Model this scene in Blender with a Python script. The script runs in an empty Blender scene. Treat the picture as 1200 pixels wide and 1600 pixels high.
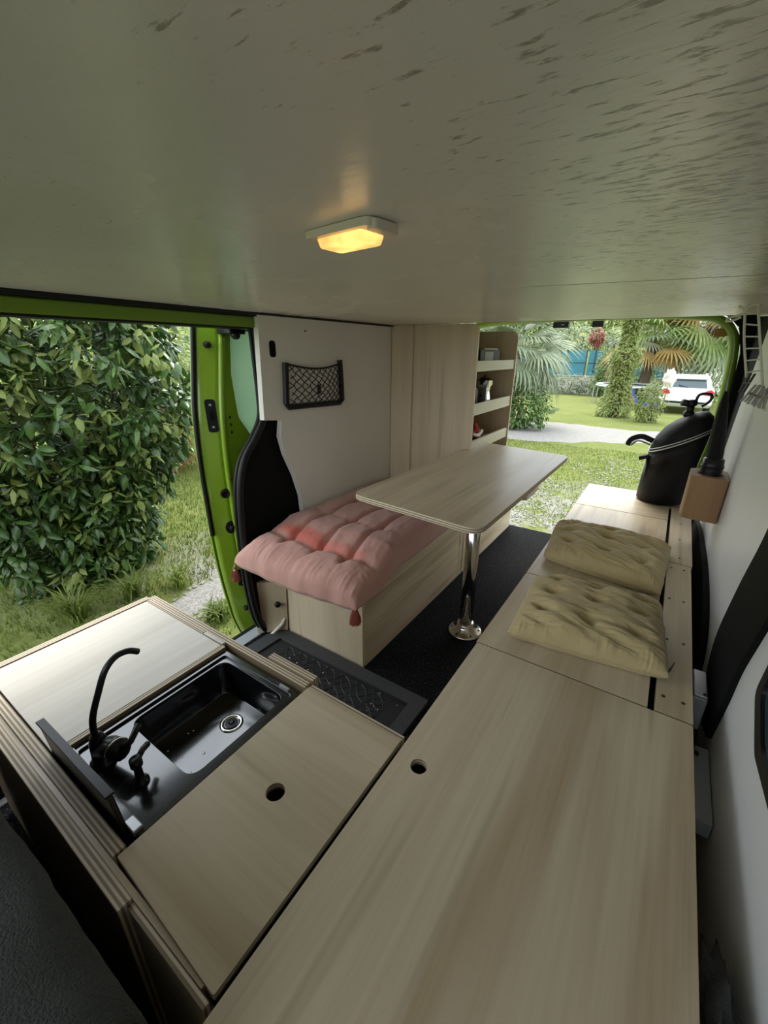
import bpy, bmesh, math, random
import numpy as np
from mathutils import Vector, Matrix, noise
from mathutils.geometry import tessellate_polygon
random.seed(7); rng = np.random.default_rng(7)
PI = math.pi
S = bpy.context.scene
COL = S.collection

# ------------------------------------------------------------------ camera
CAM_H = 1.21
cam_d = bpy.data.cameras.new('camera'); cam = bpy.data.objects.new('camera', cam_d); COL.objects.link(cam)
def unit(v): v = np.array(v, float); return v/np.linalg.norm(v)
FPX = 655.19
ay = unit((470, -247, FPX)); ax = unit((1050, 260, -FPX)); az = np.cross(ax, ay)   # world axes seen from the lens (right, down, forward)
RW = np.array([ax, ay, az])
cr, cd, cf = RW[:, 0], RW[:, 1], RW[:, 2]
cam.matrix_world = Matrix(((cr[0], -cd[0], -cf[0], 0), (cr[1], -cd[1], -cf[1], 0), (cr[2], -cd[2], -cf[2], CAM_H), (0, 0, 0, 1)))
cam_d.sensor_fit = 'HORIZONTAL'; cam_d.sensor_width = 36; cam_d.lens = FPX/1200*36
cam_d.clip_start = .01; cam_d.clip_end = 300
S.camera = cam

# ------------------------------------------------------------------ sky, sun, exposure
W = bpy.data.worlds.new('overcast_sky'); S.world = W; W.use_nodes = True
wn = W.node_tree.nodes; wn['Background'].inputs[0].default_value = (.86, .93, 1, 1); wn['Background'].inputs[1].default_value = 1.25
sd = bpy.data.lights.new('hazy_sun', 'SUN'); so = bpy.data.objects.new('hazy_sun', sd); COL.objects.link(so)
sd.energy = 1.6; sd.angle = math.radians(28); sd.color = (1, .95, .84); so.rotation_euler = (math.radians(-34), math.radians(-16), 0)
vs = S.view_settings; vs.view_transform = 'Standard'; vs.look = 'None'; vs.exposure = 1.55; vs.gamma = 1; vs.use_curve_mapping = False
# portals: give off nothing, they only help the sampling of daylight that enters by the three openings
def portal(name, loc, rot, sx, sy):
    l = bpy.data.lights.new(name, 'AREA'); l.shape = 'RECTANGLE'; l.size = sx; l.size_y = sy; l.cycles.is_portal = True
    o = bpy.data.objects.new(name, l); COL.objects.link(o); o.location = loc; o.rotation_euler = rot
portal('door_portal', (-1.345, .55, .64), (0, -PI/2, 0), 1.4, 1.2)
portal('tailgate_portal', (-.5, 2.98, .68), (-PI/2, 0, 0), 1.6, 1.5)
portal('windscreen_portal', (-.5, -1.25, .95), (PI/2, 0, 0), 1.7, .95)

# ------------------------------------------------------------------ materials
def nm(name):
    m = bpy.data.materials.new(name); m.use_nodes = True
    nt = m.node_tree; b = nt.nodes['Principled BSDF']
    return m, nt, b
def N(nt, t, **k):
    n = nt.nodes.new(t)
    for a, v in k.items(): setattr(n, a, v)
    return n
def L(nt, a, b): nt.links.new(a, b)
def ramp(nt, fac, stops, interp='LINEAR'):
    r = N(nt, 'ShaderNodeValToRGB'); r.color_ramp.interpolation = interp
    e = r.color_ramp.elements
    while len(e) < len(stops): e.new(.5)
    for x, (p, c) in zip(e, stops):
        x.position = p; x.color = (*c, 1) if len(c) == 3 else c
    L(nt, fac, r.inputs[0]); return r.outputs[0]
def coords(nt, scale=(1, 1, 1), rot=(0, 0, 0), loc=(0, 0, 0), rnd=False, kind='Object'):
    tc = N(nt, 'ShaderNodeTexCoord'); mp = N(nt, 'ShaderNodeMapping')
    mp.inputs['Scale'].default_value = scale; mp.inputs['Rotation'].default_value = rot; mp.inputs['Location'].default_value = loc
    src = tc.outputs[kind]
    if rnd:
        oi = N(nt, 'ShaderNodeObjectInfo'); mu = N(nt, 'ShaderNodeVectorMath', operation='ADD')
        m2 = N(nt, 'ShaderNodeMath', operation='MULTIPLY'); m2.inputs[1].default_value = 7.3
        L(nt, oi.outputs['Random'], m2.inputs[0]); L(nt, src, mu.inputs[0]); L(nt, m2.outputs[0], mu.inputs[1]); src = mu.outputs[0]
    L(nt, src, mp.inputs[0]); return mp.outputs[0]
def noise_n(nt, vec, scale, detail=4, rough=.5, dist=0):
    n = N(nt, 'ShaderNodeTexNoise'); n.inputs['Scale'].default_value = scale; n.inputs['Detail'].default_value = detail
    n.inputs['Roughness'].default_value = rough; n.inputs['Distortion'].default_value = dist
    L(nt, vec, n.inputs['Vector']); return n.outputs[0]
def mixc(nt, fac, a, b, mode='MIX'):
    m = N(nt, 'ShaderNodeMix', data_type='RGBA', blend_type=mode)
    for i, v in ((0, fac), (6, a), (7, b)):
        if hasattr(v, 'links'): L(nt, v, m.inputs[i])
        elif i == 0: m.inputs[0].default_value = v
        else: m.inputs[i].default_value = (*v, 1)
    return m.outputs[2]
def bump(nt, b, h, strength=.3, dist=.002):
    n = N(nt, 'ShaderNodeBump'); n.inputs['Strength'].default_value = strength; n.inputs['Distance'].default_value = dist
    L(nt, h, n.inputs['Height']); L(nt, n.outputs[0], b.inputs['Normal'])
def plain(name, col, rough=.6, metal=0, spec=.5, bmp=None, var=0, coat=0):
    m, nt, b = nm(name)
    b.inputs['Base Color'].default_value = (*col, 1); b.inputs['Roughness'].default_value = rough
    b.inputs['Metallic'].default_value = metal; b.inputs['Specular IOR Level'].default_value = spec; b.inputs['Coat Weight'].default_value = coat
    b.inputs['Coat Roughness'].default_value = .08
    v = coords(nt)
    if var:
        f = noise_n(nt, v, 6, 5)
        L(nt, mixc(nt, f, tuple(c*(1-var) for c in col), tuple(min(1, c*(1+var)) for c in col)), b.inputs['Base Color'])
    if bmp: bump(nt, b, noise_n(nt, v, bmp[0], 4), bmp[1], bmp[2] if len(bmp) > 2 else .002)
    return m
def wood(name, axis, light=(.66, .56, .41), dark=(.43, .325, .20), rough=.38, streak=1.0):
    """pale poplar plywood, grain running along axis"""
    m, nt, b = nm(name)
    st = [9, 9, 9]; st[axis] = .75
    v = coords(nt, tuple(st), rnd=True)
    big = noise_n(nt, v, 1.0, 3, .5, .5)
    st2 = [70, 70, 70]; st2[axis] = 2.2
    fine = noise_n(nt, coords(nt, tuple(st2), rnd=True), 1, 4, .6, .2)
    st3 = [26, 26, 26]; st3[axis] = 1.1
    mid = noise_n(nt, coords(nt, tuple(st3), loc=(3, 1, 5), rnd=True), 1, 2, .5, .3)
    c = ramp(nt, big, [(.33, dark), (.46, tuple((a*.7+d*.3) for a, d in zip(light, dark))), (.58, light)])
    c = mixc(nt, ramp(nt, fine, [(.35, (.80, .78, .74)), (.65, (1.04, 1.03, 1.02))]), (0, 0, 0), c) if False else mixc(nt, .35, c, ramp(nt, fine, [(.3, dark), (.7, light)]))
    s = ramp(nt, mid, [(.60, (0, 0, 0)), (.72, (streak*.45,)*3)])
    c = mixc(nt, s, c, (.25, .20, .13))
    sp = ramp(nt, noise_n(nt, coords(nt, (1, 1, 1), rnd=True), 55, 2), [(.76, (0, 0, 0)), (.80, (.35,)*3)])
    c = mixc(nt, sp, c, (.20, .15, .10))
    L(nt, c, b.inputs['Base Color']); b.inputs['Roughness'].default_value = rough
    L(nt, ramp(nt, big, [(.2, (rough*.85,)*3), (.8, (rough*1.2,)*3)]), b.inputs['Roughness'])
    bump(nt, b, fine, .12, .001)
    return m
def ply_edge(name, axis, step=.0038):
    """stripes of the layers of plywood, stacked along axis"""
    m, nt, b = nm(name)
    tc = N(nt, 'ShaderNodeTexCoord'); sx = N(nt, 'ShaderNodeSeparateXYZ'); L(nt, tc.outputs['Object'], sx.inputs[0])
    d = N(nt, 'ShaderNodeMath', operation='DIVIDE'); d.inputs[1].default_value = step; L(nt, sx.outputs[axis], d.inputs[0])
    f = N(nt, 'ShaderNodeMath', operation='PINGPONG'); f.inputs[1].default_value = 1; L(nt, d.outputs[0], f.inputs[0])
    c = ramp(nt, f.outputs[0], [(.35, (.66, .57, .44)), (.6, (.25, .18, .11))])
    L(nt, c, b.inputs['Base Color']); b.inputs['Roughness'].default_value = .55
    return m
M = {}
M['wood_y'] = wood('poplar_ply_grain_long', 1)
M['wood_x'] = wood('poplar_ply_grain_across', 0, rough=.33)
M['wood_z'] = wood('poplar_ply_grain_upright', 2, light=(.68, .565, .40), dark=(.53, .42, .28))
M['wood_pale'] = wood('poplar_ply_pale', 1, light=(.66, .62, .55), dark=(.52, .47, .39), rough=.34, streak=.25)  # paler, greyer tone of the same ply
M['ply_x'] = ply_edge('ply_layers_x', 0); M['ply_y'] = ply_edge('ply_layers_y', 1); M['ply_z'] = ply_edge('ply_layers_z', 2)
M['oak'] = wood('oak_holder', 2, light=(.34, .195, .085), dark=(.20, .11, .048), rough=.55, streak=.4)
M['white_panel'] = plain('white_painted_panel', (.76, .73, .67), .55, bmp=(30, .06), var=.05)
M['white_wall'] = plain('white_lacquer_wall', (.76, .76, .76), .42, bmp=(12, .05), var=.04)
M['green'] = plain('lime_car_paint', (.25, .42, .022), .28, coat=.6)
M['green_shaded'] = plain('lime_car_paint_shaded', (.15, .26, .012), .35, coat=.3)  # same lime paint, shade of the dim parts put into the colour
M['black_rubber'] = plain('black_rubber', (.008, .008, .008), .45, spec=.3)
M['black_trim'] = plain('black_plastic_trim', (.006, .006, .006), .8, spec=.12, bmp=(300, .2))
M['black_plastic'] = plain('black_plastic', (.008, .008, .009), .32, spec=.35)
M['black_sink'] = plain('black_composite_sink', (.007, .0075, .010), .15, spec=1.0, bmp=(220, .015), coat=.5)
M['glass_black'] = plain('black_glass_lid', (.010, .010, .011), .3)
M['steel'] = plain('polished_steel', (.62, .61, .58), .14, 1)
M['brushed'] = plain('brushed_aluminium', (.50, .52, .54), .38, 1)
M['grey_metal'] = plain('grey_painted_metal', (.34, .36, .38), .4)
M['white_metal'] = plain('white_coated_wire', (.78, .76, .70), .4)
M['white_plastic'] = plain('ivory_plastic', (.72, .66, .56), .3)
M['dark_fabric'] = plain('dark_grey_fleece', (.075, .078, .078), .95, spec=.1, bmp=(420, .9, .006), var=.3)
M['seat_fabric'] = plain('dark_seat_cloth', (.012, .012, .013), .95, spec=.1, bmp=(400, .3))
M['screw'] = plain('dark_screw_head', (.03, .028, .026), .4, .6)
M['red_cloth'] = plain('red_cloth', (.32, .02, .02), .85, bmp=(60, .4, .01))
M['black_box'] = plain('matt_black_card', (.014, .014, .015), .6)
M['label_grey'] = plain('grey_print', (.34, .33, .31), .6)
M['frost'] = None
def frosted():
    m, nt, b = nm('frosted_green_glass')
    b.inputs['Base Color'].default_value = (.50, .62, .50, 1); b.inputs['Roughness'].default_value = .18; b.inputs['Coat Weight'].default_value = .6
    tr = N(nt, 'ShaderNodeBsdfTranslucent'); tr.inputs[0].default_value = (.55, .70, .55, 1)
    mx = N(nt, 'ShaderNodeMixShader'); mx.inputs[0].default_value = .55
    L(nt, b.outputs[0], mx.inputs[1]); L(nt, tr.outputs[0], mx.inputs[2]); L(nt, mx.outputs[0], nt.nodes['Material Output'].inputs[0])
    return m
M['frost'] = frosted()
def carpet():
    m, nt, b = nm('black_speckled_carpet')
    v = coords(nt)
    n = noise_n(nt, v, 150, 3, .75)
    c = ramp(nt, n, [(.50, (.006, .006, .007)), (.60, (.018, .018, .019)), (.70, (.13, .13, .13))]); b.inputs['Specular IOR Level'].default_value = .1
    L(nt, c, b.inputs['Base Color']); b.inputs['Roughness'].default_value = .95
    bump(nt, b, n, .8, .006); return m
M['carpet'] = carpet()
def mat_rubber():
    m, nt, b = nm('door_mat_rubber')
    v = coords(nt); n = noise_n(nt, v, 220, 3, .7)
    c = ramp(nt, n, [(.5, (.010, .010, .011)), (.72, (.03, .03, .032)), (.8, (.16, .15, .14))])
    L(nt, c, b.inputs['Base Color']); b.inputs['Roughness'].default_value = .75; bump(nt, b, n, .5, .004); return m
M['mat_field'] = mat_rubber(); M['mat_border'] = plain('door_mat_border', (.045, .047, .050), .62, bmp=(200, .15)); M['mat_relief'] = plain('door_mat_relief', (.028, .028, .03), .45)
def ceiling_mat():
    m, nt, b = nm('rough_painted_ceiling_board')
    base = noise_n(nt, coords(nt), 1.6, 4)
    col = ramp(nt, base, [(.3, (.82, .78, .70)), (.7, (.88, .85, .78))])
    # shade of the wood's rough relief painted as dark marks, thicker towards one side
    v = coords(nt, (1, 4.2, 1), rot=(0, 0, .22))
    f = noise_n(nt, v, 38, 7, .66, .35)
    big = noise_n(nt, coords(nt, loc=(1.7, .3, 0)), 2.6, 3)
    tc = N(nt, 'ShaderNodeTexCoord'); sx = N(nt, 'ShaderNodeSeparateXYZ'); L(nt, tc.outputs['Object'], sx.inputs[0])
    mr = N(nt, 'ShaderNodeMapRange'); L(nt, sx.outputs[0], mr.inputs[0])
    mr.inputs[1].default_value = .22; mr.inputs[2].default_value = .58; mr.inputs[3].default_value = -.048; mr.inputs[4].default_value = .10
    a1 = N(nt, 'ShaderNodeMath', operation='MULTIPLY_ADD'); L(nt, big, a1.inputs[0]); a1.inputs[1].default_value = .38; L(nt, mr.outputs[0], a1.inputs[2])
    a2 = N(nt, 'ShaderNodeMath', operation='ADD'); L(nt, a1.outputs[0], a2.inputs[0]); L(nt, f, a2.inputs[1])
    mask = ramp(nt, a2.outputs[0], [(.80, (0, 0, 0)), (.875, (1, 1, 1))])
    col = mixc(nt, mask, col, (.40, .37, .31))
    L(nt, col, b.inputs['Base Color'])
    L(nt, ramp(nt, base, [(.3, (.22,)*3), (.7, (.30,)*3)]), b.inputs['Roughness'])
    h = N(nt, 'ShaderNodeMath', operation='MULTIPLY_ADD'); L(nt, mask, h.inputs[0]); h.inputs[1].default_value = -.5
    L(nt, noise_n(nt, coords(nt, (1, 2, 1)), 14, 5, .6), h.inputs[2])
    bump(nt, b, h.outputs[0], .22, .003); return m
M['ceiling'] = ceiling_mat()
def fabric(name, col, col2, scale=900, stain=None):
    m, nt, b = nm(name)
    v = coords(nt)
    w = noise_n(nt, v, 14, 5, .6)
    c = mixc(nt, w, col2, col)
    if stain:
        (sx0, sy0, sa, sb, scol) = stain
        mp = coords(nt, (1/sa, 1/sb, 0), loc=(-sx0/sa, -sy0/sb, 0))
        ln = N(nt, 'ShaderNodeVectorMath', operation='LENGTH'); L(nt, mp, ln.inputs[0])
        ad = N(nt, 'ShaderNodeMath', operation='MULTIPLY_ADD'); L(nt, noise_n(nt, v, 11, 4, .6), ad.inputs[0]); ad.inputs[1].default_value = 1.0; L(nt, ln.outputs[1], ad.inputs[2])
        c = mixc(nt, ramp(nt, ad.outputs[0], [(.7, (.8,)*3), (1.6, (0, 0, 0))]), c, scol)
    L(nt, c, b.inputs['Base Color']); b.inputs['Roughness'].default_value = .9; b.inputs['Sheen Weight'].default_value = .25
    bump(nt, b, noise_n(nt, v, scale, 2), .35, .001); return m
M['khaki'] = fabric('khaki_linen', (.56, .45, .245), (.46, .355, .175))
M['pink'] = fabric('dusty_pink_cotton', (.56, .31, .26), (.48, .25, .205), stain=(-.02, -.33, .48, .085, (.60, .13, .09)))
M['tassel'] = plain('terracotta_yarn', (.34, .085, .065), .9, var=.3, bmp=(300, .5))
M['white_yarn'] = plain('white_yarn', (.75, .70, .64), .9)
M['net'] = plain('black_net_cord', (.012, .012, .012), .8)
M['bag'] = plain('black_padded_nylon', (.006, .006, .007), .6, spec=.25, bmp=(9, .5, .01))
M['silver'] = plain('silver_piping', (.5, .5, .5), .35, .5)
def leafmat(name, c1, c2, rough=.45, trans=.35):
    m, nt, b = nm(name)
    oi = N(nt, 'ShaderNodeObjectInfo')
    n = noise_n(nt, coords(nt), 7, 3)
    n2 = noise_n(nt, coords(nt, kind='Object'), 2.1, 2)
    ad = N(nt, 'ShaderNodeMath', operation='MULTIPLY_ADD'); L(nt, oi.outputs['Random'], ad.inputs[0]); ad.inputs[1].default_value = .4; L(nt, n, ad.inputs[2])
    c = ramp(nt, ad.outputs[0], [(.35, c1), (.95, c2)])
    L(nt, c, b.inputs['Base Color']); b.inputs['Roughness'].default_value = rough; b.inputs['Specular IOR Level'].default_value = .4
    tr = N(nt, 'ShaderNodeBsdfTranslucent'); L(nt, c, tr.inputs[0])
    mx = N(nt, 'ShaderNodeMixShader'); mx.inputs[0].default_value = trans
    L(nt, b.outputs[0], mx.inputs[1]); L(nt, tr.outputs[0], mx.inputs[2])
    L(nt, mx.outputs[0], nt.nodes['Material Output'].inputs[0]); return m
M['leaf'] = leafmat('glossy_shrub_leaf', (.022, .055, .012), (.085, .15, .032), .30, .15)
M['leaf_young'] = leafmat('yellow_green_leaf', (.11, .165, .035), (.26, .31, .09), .5, .4)
M['leaf_red'] = leafmat('red_brown_leaf', (.22, .06, .04), (.35, .12, .06), .5)
M['leaf_bg'] = leafmat('hedge_leaf', (.07, .14, .04), (.20, .28, .08), .6)
M['leaf_grey'] = leafmat('grey_green_leaf', (.12, .17, .10), (.27, .32, .20), .6)
M['palm'] = leafmat('silver_palm_leaf', (.15, .20, .115), (.32, .36, .23), .5)
M['palm2'] = leafmat('green_palm_leaf', (.12, .20, .05), (.30, .36, .12), .5)
M['palm_dead'] = leafmat('orange_dry_palm_leaf', (.30, .19, .05), (.42, .30, .12), .7)
M['grassblade'] = leafmat('grass_blade', (.08, .12, .018), (.22, .27, .055), .6, .4)
M['bark'] = plain('brown_bark', (.10, .07, .045), .9, bmp=(20, .8, .02), var=.4)
M['pale_stone'] = plain('pale_stone', (.50, .47, .42), .9, bmp=(30, .5, .01), var=.3)
M['pebble'] = plain('grey_pebble', (.21, .20, .18), .85, var=.4)
M['teal'] = plain('teal_fence_sheet', (.035, .17, .22), .6, var=.15)
M['fence_post'] = plain('dark_fence_post', (.02, .04, .05), .6)
M['car_white'] = plain('white_car_paint', (.80, .81, .82), .25, coat=.5)
M['car_glass'] = plain('dark_car_glass', (.05, .07, .08), .06)
M['tail_red'] = plain('red_tail_lens', (.55, .02, .03), .2)
M['blue_net'] = plain('blue_fabric', (.03, .06, .22), .8)
M['tyre'] = plain('tyre', (.015, .015, .015), .8)
M['plaster'] = plain('white_plaster', (.62, .60, .56), .9)
M['roof_grey'] = plain('grey_roof', (.20, .19, .19), .8)
def lawn_mat():
    m, nt, b = nm('lawn_with_worn_gravel')
    v = coords(nt)
    n1 = noise_n(nt, v, .9, 4, .6); n2 = noise_n(nt, v, 14, 5, .7); n3 = noise_n(nt, v, 90, 3, .7)
    c = ramp(nt, n1, [(.3, (.135, .165, .04)), (.55, (.20, .215, .07)), (.75, (.25, .25, .10))])
    c = mixc(nt, .5, c, ramp(nt, n2, [(.3, (.08, .115, .02)), (.7, (.25, .27, .09))]))
    c = mixc(nt, ramp(nt, n3, [(.3, (.35,)*3), (.6, (0, 0, 0))]), c, (.08, .12, .02))
    gr = ramp(nt, noise_n(nt, v, 60, 4, .75), [(.32, (.12, .11, .095)), (.6, (.40, .385, .35))])
    # worn gravel behind the van
    tc = N(nt, 'ShaderNodeTexCoord'); sx = N(nt, 'ShaderNodeSeparateXYZ'); L(nt, tc.outputs['Object'], sx.inputs[0])
    cu = N(nt, 'ShaderNodeMath', operation='MULTIPLY_ADD'); L(nt, sx.outputs[0], cu.inputs[0]); cu.inputs[1].default_value = .55; cu.inputs[2].default_value = 0
    yy = N(nt, 'ShaderNodeMath', operation='SUBTRACT'); L(nt, sx.outputs[1], yy.inputs[0]); L(nt, cu.outputs[0], yy.inputs[1])
    far = ramp(nt, N_map(nt, yy.outputs[0], 0, 20), [(.12, (0, 0, 0)), (.16, (1, 1, 1)), (.30, (.9,)*3), (.38, (0, 0, 0))])
    msk = ramp(nt, noise_n(nt, v, 2.2, 5, .65), [(.42, (0, 0, 0)), (.56, (1, 1, 1))])
    xm = ramp(nt, N_map(nt, sx.outputs[0], -6, 4), [(.20, (0, 0, 0)), (.30, (1, 1, 1))])
    m0 = N(nt, 'ShaderNodeMath', operation='MULTIPLY'); L(nt, far, m0.inputs[0]); L(nt, xm, m0.inputs[1])
    mm = N(nt, 'ShaderNodeMath', operation='MULTIPLY'); L(nt, m0.outputs[0], mm.inputs[0]); L(nt, msk, mm.inputs[1])
    c = mixc(nt, mm.outputs[0], c, gr)
    L(nt, c, b.inputs['Base Color']); b.inputs['Roughness'].default_value = .95; b.inputs['Specular IOR Level'].default_value = .1
    bump(nt, b, n3, .8, .03); return m
def N_map(nt, val, a, z):
    r = N(nt, 'ShaderNodeMapRange'); L(nt, val, r.inputs[0]); r.inputs[1].default_value = a; r.inputs[2].default_value = z; return r.outputs[0]
M['lawn'] = lawn_mat()
def gravel_mat():
    m, nt, b = nm('pale_gravel')
    v = coords(nt); n = noise_n(nt, v, 45, 4, .75)
    L(nt, ramp(nt, n, [(.3, (.11, .10, .09)), (.6, (.33, .315, .29))]), b.inputs['Base Color']); b.inputs['Roughness'].default_value = .95
    bump(nt, b, n, .8, .03); return m
M['gravel'] = gravel_mat()

# ------------------------------------------------------------------ mesh kit
class MB:
    def __init__(s): s.v = []; s.f = []; s.m = []
    def add(s, vs, fs, mi=0):
        o = len(s.v); s.v += [tuple(p) for p in vs]; s.f += [tuple(i+o for i in f) for f in fs]; s.m += [mi]*len(fs) if isinstance(mi, int) else list(mi); return s
    def box(s, x0, x1, y0, y1, z0, z1, mi=0):
        return s.add([(x0,y0,z0),(x1,y0,z0),(x1,y1,z0),(x0,y1,z0),(x0,y0,z1),(x1,y0,z1),(x1,y1,z1),(x0,y1,z1)],
                     [(0,3,2,1),(4,5,6,7),(0,1,5,4),(1,2,6,5),(2,3,7,6),(3,0,4,7)], mi)
    def obox(s, c, ux, uy, uz, mi=0):
        c, ux, uy, uz = map(np.array, (c, ux, uy, uz))
        p = [c+a*ux+b*uy+d*uz for d in (-1, 1) for a, b in ((-1,-1),(1,-1),(1,1),(-1,1))]
        return s.add(p, [(0,3,2,1),(4,5,6,7),(0,1,5,4),(1,2,6,5),(2,3,7,6),(3,0,4,7)], mi)
    def plate(s, outer, holes, w0, w1, fn, edge=0, face=0):
        """flat board with real holes: outline and holes in (u, v), thickness w0..w1, fn maps (u, v, w) to space"""
        loops = [outer]+list(holes); flat = [p for l in loops for p in l]; n = len(flat)
        tri = tessellate_polygon([[Vector((a, b, 0)) for a, b in l] for l in loops])
        fs = [tuple(t) for t in tri]+[tuple(i+n for i in reversed(t)) for t in tri]; ms = [face]*len(fs)
        k = 0
        for l in loops:
            c = len(l)
            for i in range(c):
                fs.append((k+i, k+(i+1) % c, k+(i+1) % c+n, k+i+n)); ms.append(edge)
            k += c
        return s.add([fn(a, b, w0) for a, b in flat]+[fn(a, b, w1) for a, b in flat], fs, ms)
    def tube(s, path, r, n=8, closed=False, mi=0, flat=1.0):
        P = [np.array(p, float) for p in path]; c = len(P)
        rr = r if hasattr(r, '__len__') else [r]*c
        vs = []; up = None
        for i in range(c):
            a = P[i-1] if (i > 0 or closed) else P[i]; b = P[(i+1) % c] if (i < c-1 or closed) else P[i]
            t = b-a; t = t/(np.linalg.norm(t)+1e-12)
            if up is None:
                up = np.array([0, 0, 1.]) if abs(t[2]) < .9 else np.array([1., 0, 0])
            up = up-t*(up@t); up /= np.linalg.norm(up)+1e-12; sd_ = np.cross(t, up)
            for k in range(n):
                an = 2*PI*k/n; vs.append(P[i]+rr[i]*(math.cos(an)*up+flat*math.sin(an)*sd_))
        fs = []
        for i in range(c if closed else c-1):
            for k in range(n):
                a = i*n+k; b = i*n+(k+1) % n; d = ((i+1) % c)*n+(k+1) % n; e = ((i+1) % c)*n+k
                fs.append((a, b, d, e))
        if not closed: fs += [tuple(range(n-1, -1, -1)), tuple(range((c-1)*n, c*n))]
        return s.add(vs, fs, mi)
    def lathe(s, prof, c, n=24, mi=0, sx=1, sy=1, fn=None):
        vs = []; fs = []
        for r, z in prof:
            for k in range(n):
                a = 2*PI*k/n; p = (r*math.cos(a)*sx, r*math.sin(a)*sy, z)
                if fn: p = fn(*p)
                vs.append((c[0]+p[0], c[1]+p[1], c[2]+p[2]))
        for i in range(len(prof)-1):
            for k in range(n): fs.append((i*n+k, i*n+(k+1) % n, (i+1)*n+(k+1) % n, (i+1)*n+k))
        fs += [tuple(range(n-1, -1, -1)), tuple(range((len(prof)-1)*n, len(prof)*n))]
        return s.add(vs, fs, mi)
    def grid(s, nu, nv, fn, mi=0, wrapu=False):
        vs = [fn(i/(nu if wrapu else nu-1), j/(nv-1)) for i in range(nu) for j in range(nv)]
        fs = [(i*nv+j, ((i+1) % nu)*nv+j, ((i+1) % nu)*nv+j+1, i*nv+j+1) for i in range(nu if wrapu else nu-1) for j in range(nv-1)]
        return s.add(vs, fs, mi)
    def blob(s, c, r, n=16, amp=.1, fr=2.0, mi=0, flat=None):
        def fn(u, v):
            a = 2*PI*u; b = PI*(v-.5); d = Vector((math.cos(a)*math.cos(b), math.sin(a)*math.cos(b), math.sin(b)))
            k = 1+amp*noise.noise(d*fr+Vector(c)*3)
            z = c[2]+r[2]*d.z*k
            if flat is not None: z = max(z, flat)
            return (c[0]+r[0]*d.x*k, c[1]+r[1]*d.y*k, z)
        return s.grid(n, n, fn, mi, wrapu=True)
WL = {}
def mk(name, mb, mats, parent=None, bevel=0, smooth=False, label=None, cat=None, group=None, kind=None, origin=None, sub=0, solid=0, sharp=False):
    mats = mats if isinstance(mats, (list, tuple)) else [mats]
    V = np.array(mb.v, float)
    if parent is not None: off = WL[parent.name]
    elif origin is not None: off = np.array(origin, float)
    else: off = np.array([(V[:, 0].min()+V[:, 0].max())/2, (V[:, 1].min()+V[:, 1].max())/2, V[:, 2].min()])
    me = bpy.data.meshes.new(name); me.from_pydata((V-off).tolist(), [], mb.f)
    for m in mats: me.materials.append(M[m])
    if len(mats) > 1: me.polygons.foreach_set('material_index', mb.m)
    if smooth: me.polygons.foreach_set('use_smooth', [True]*len(me.polygons))
    bm = bmesh.new(); bm.from_mesh(me)
    bmesh.ops.remove_doubles(bm, verts=bm.verts, dist=1e-6) if len(bm.verts) < 30000 else None
    if len(bm.faces) < 30000: bmesh.ops.recalc_face_normals(bm, faces=bm.faces)
    bm.to_mesh(me); bm.free(); me.update()
    o = bpy.data.objects.new(name, me); COL.objects.link(o)
    if parent is not None: o.parent = parent
    else: o.location = off
    WL[o.name] = off
    if bevel:
        b = o.modifiers.new('bevel', 'BEVEL'); b.width = bevel; b.segments = 2; b.limit_method = 'ANGLE'; b.angle_limit = math.radians(40)
    if solid: q = o.modifiers.new('solid', 'SOLIDIFY'); q.thickness = solid
    if sub: q = o.modifiers.new('sub', 'SUBSURF'); q.levels = sub; q.render_levels = sub
    if sharp: me.set_sharp_from_angle(angle=math.radians(30))
    tag(o, label, cat, group, kind); return o
def tag(o, label=None, cat=None, group=None, kind=None):
    if label: o['label'] = label
    if cat: o['category'] = cat
    if group: o['group'] = group
    if kind: o['kind'] = kind
def thing(name, loc, label=None, cat=None, group=None, kind=None):
    o = bpy.data.objects.new(name, None); COL.objects.link(o); o.location = loc; o.empty_display_size = .05
    WL[o.name] = np.array(loc, float); tag(o, label, cat, group, kind); return o
def box(*a): return MB().box(*a)
XY = lambda u, v, w: (u, v, w)
YZ = lambda u, v, w: (w, u, v)
XZ = lambda u, v, w: (u, w, v)
def circ(cx, cy, r, n=20, ry=None): return [(cx+r*math.cos(2*PI*k/n), cy+(ry or r)*math.sin(2*PI*k/n)) for k in range(n)]
def rpoly(pts, rad, seg=6):
    out = []; n = len(pts)
    rads = rad if hasattr(rad, '__len__') else [rad]*n
    for i in range(n):
        p = np.array(pts[i], float); a = np.array(pts[i-1], float); b = np.array(pts[(i+1) % n], float); r = rads[i]
        if r <= 0: out.append(tuple(p)); continue
        d1 = unit(a-p); d2 = unit(b-p); ang = math.acos(max(-1, min(1, d1@d2))); t = r/math.tan(ang/2)
        s0 = p+d1*t; s1 = p+d2*t
        for k in range(seg+1):
            q = k/seg; out.append(tuple((1-q)**2*s0+2*q*(1-q)*p+q*q*s1))
    return out
def rrect(x0, x1, y0, y1, r, seg=6): return rpoly([(x0, y0), (x1, y0), (x1, y1), (x0, y1)], r, seg)
def spline(pts, n=8):
    P = [np.array(p, float) for p in pts]; out = []
    for i in range(len(P)-1):
        p0 = P[max(0, i-1)]; p1 = P[i]; p2 = P[i+1]; p3 = P[min(len(P)-1, i+2)]
        for k in range(n):
            t = k/n; out.append(.5*((2*p1)+(-p0+p2)*t+(2*p0-5*p1+4*p2-p3)*t*t+(-p0+3*p1-3*p2+p3)*t**3))
    return out+[P[-1]]

# ================================================================== THE VAN SHELL
GZ = lambda x, y: -.55-.025*max(0, y-3)          # ground falls away behind the van
ZC = 1.338
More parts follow.
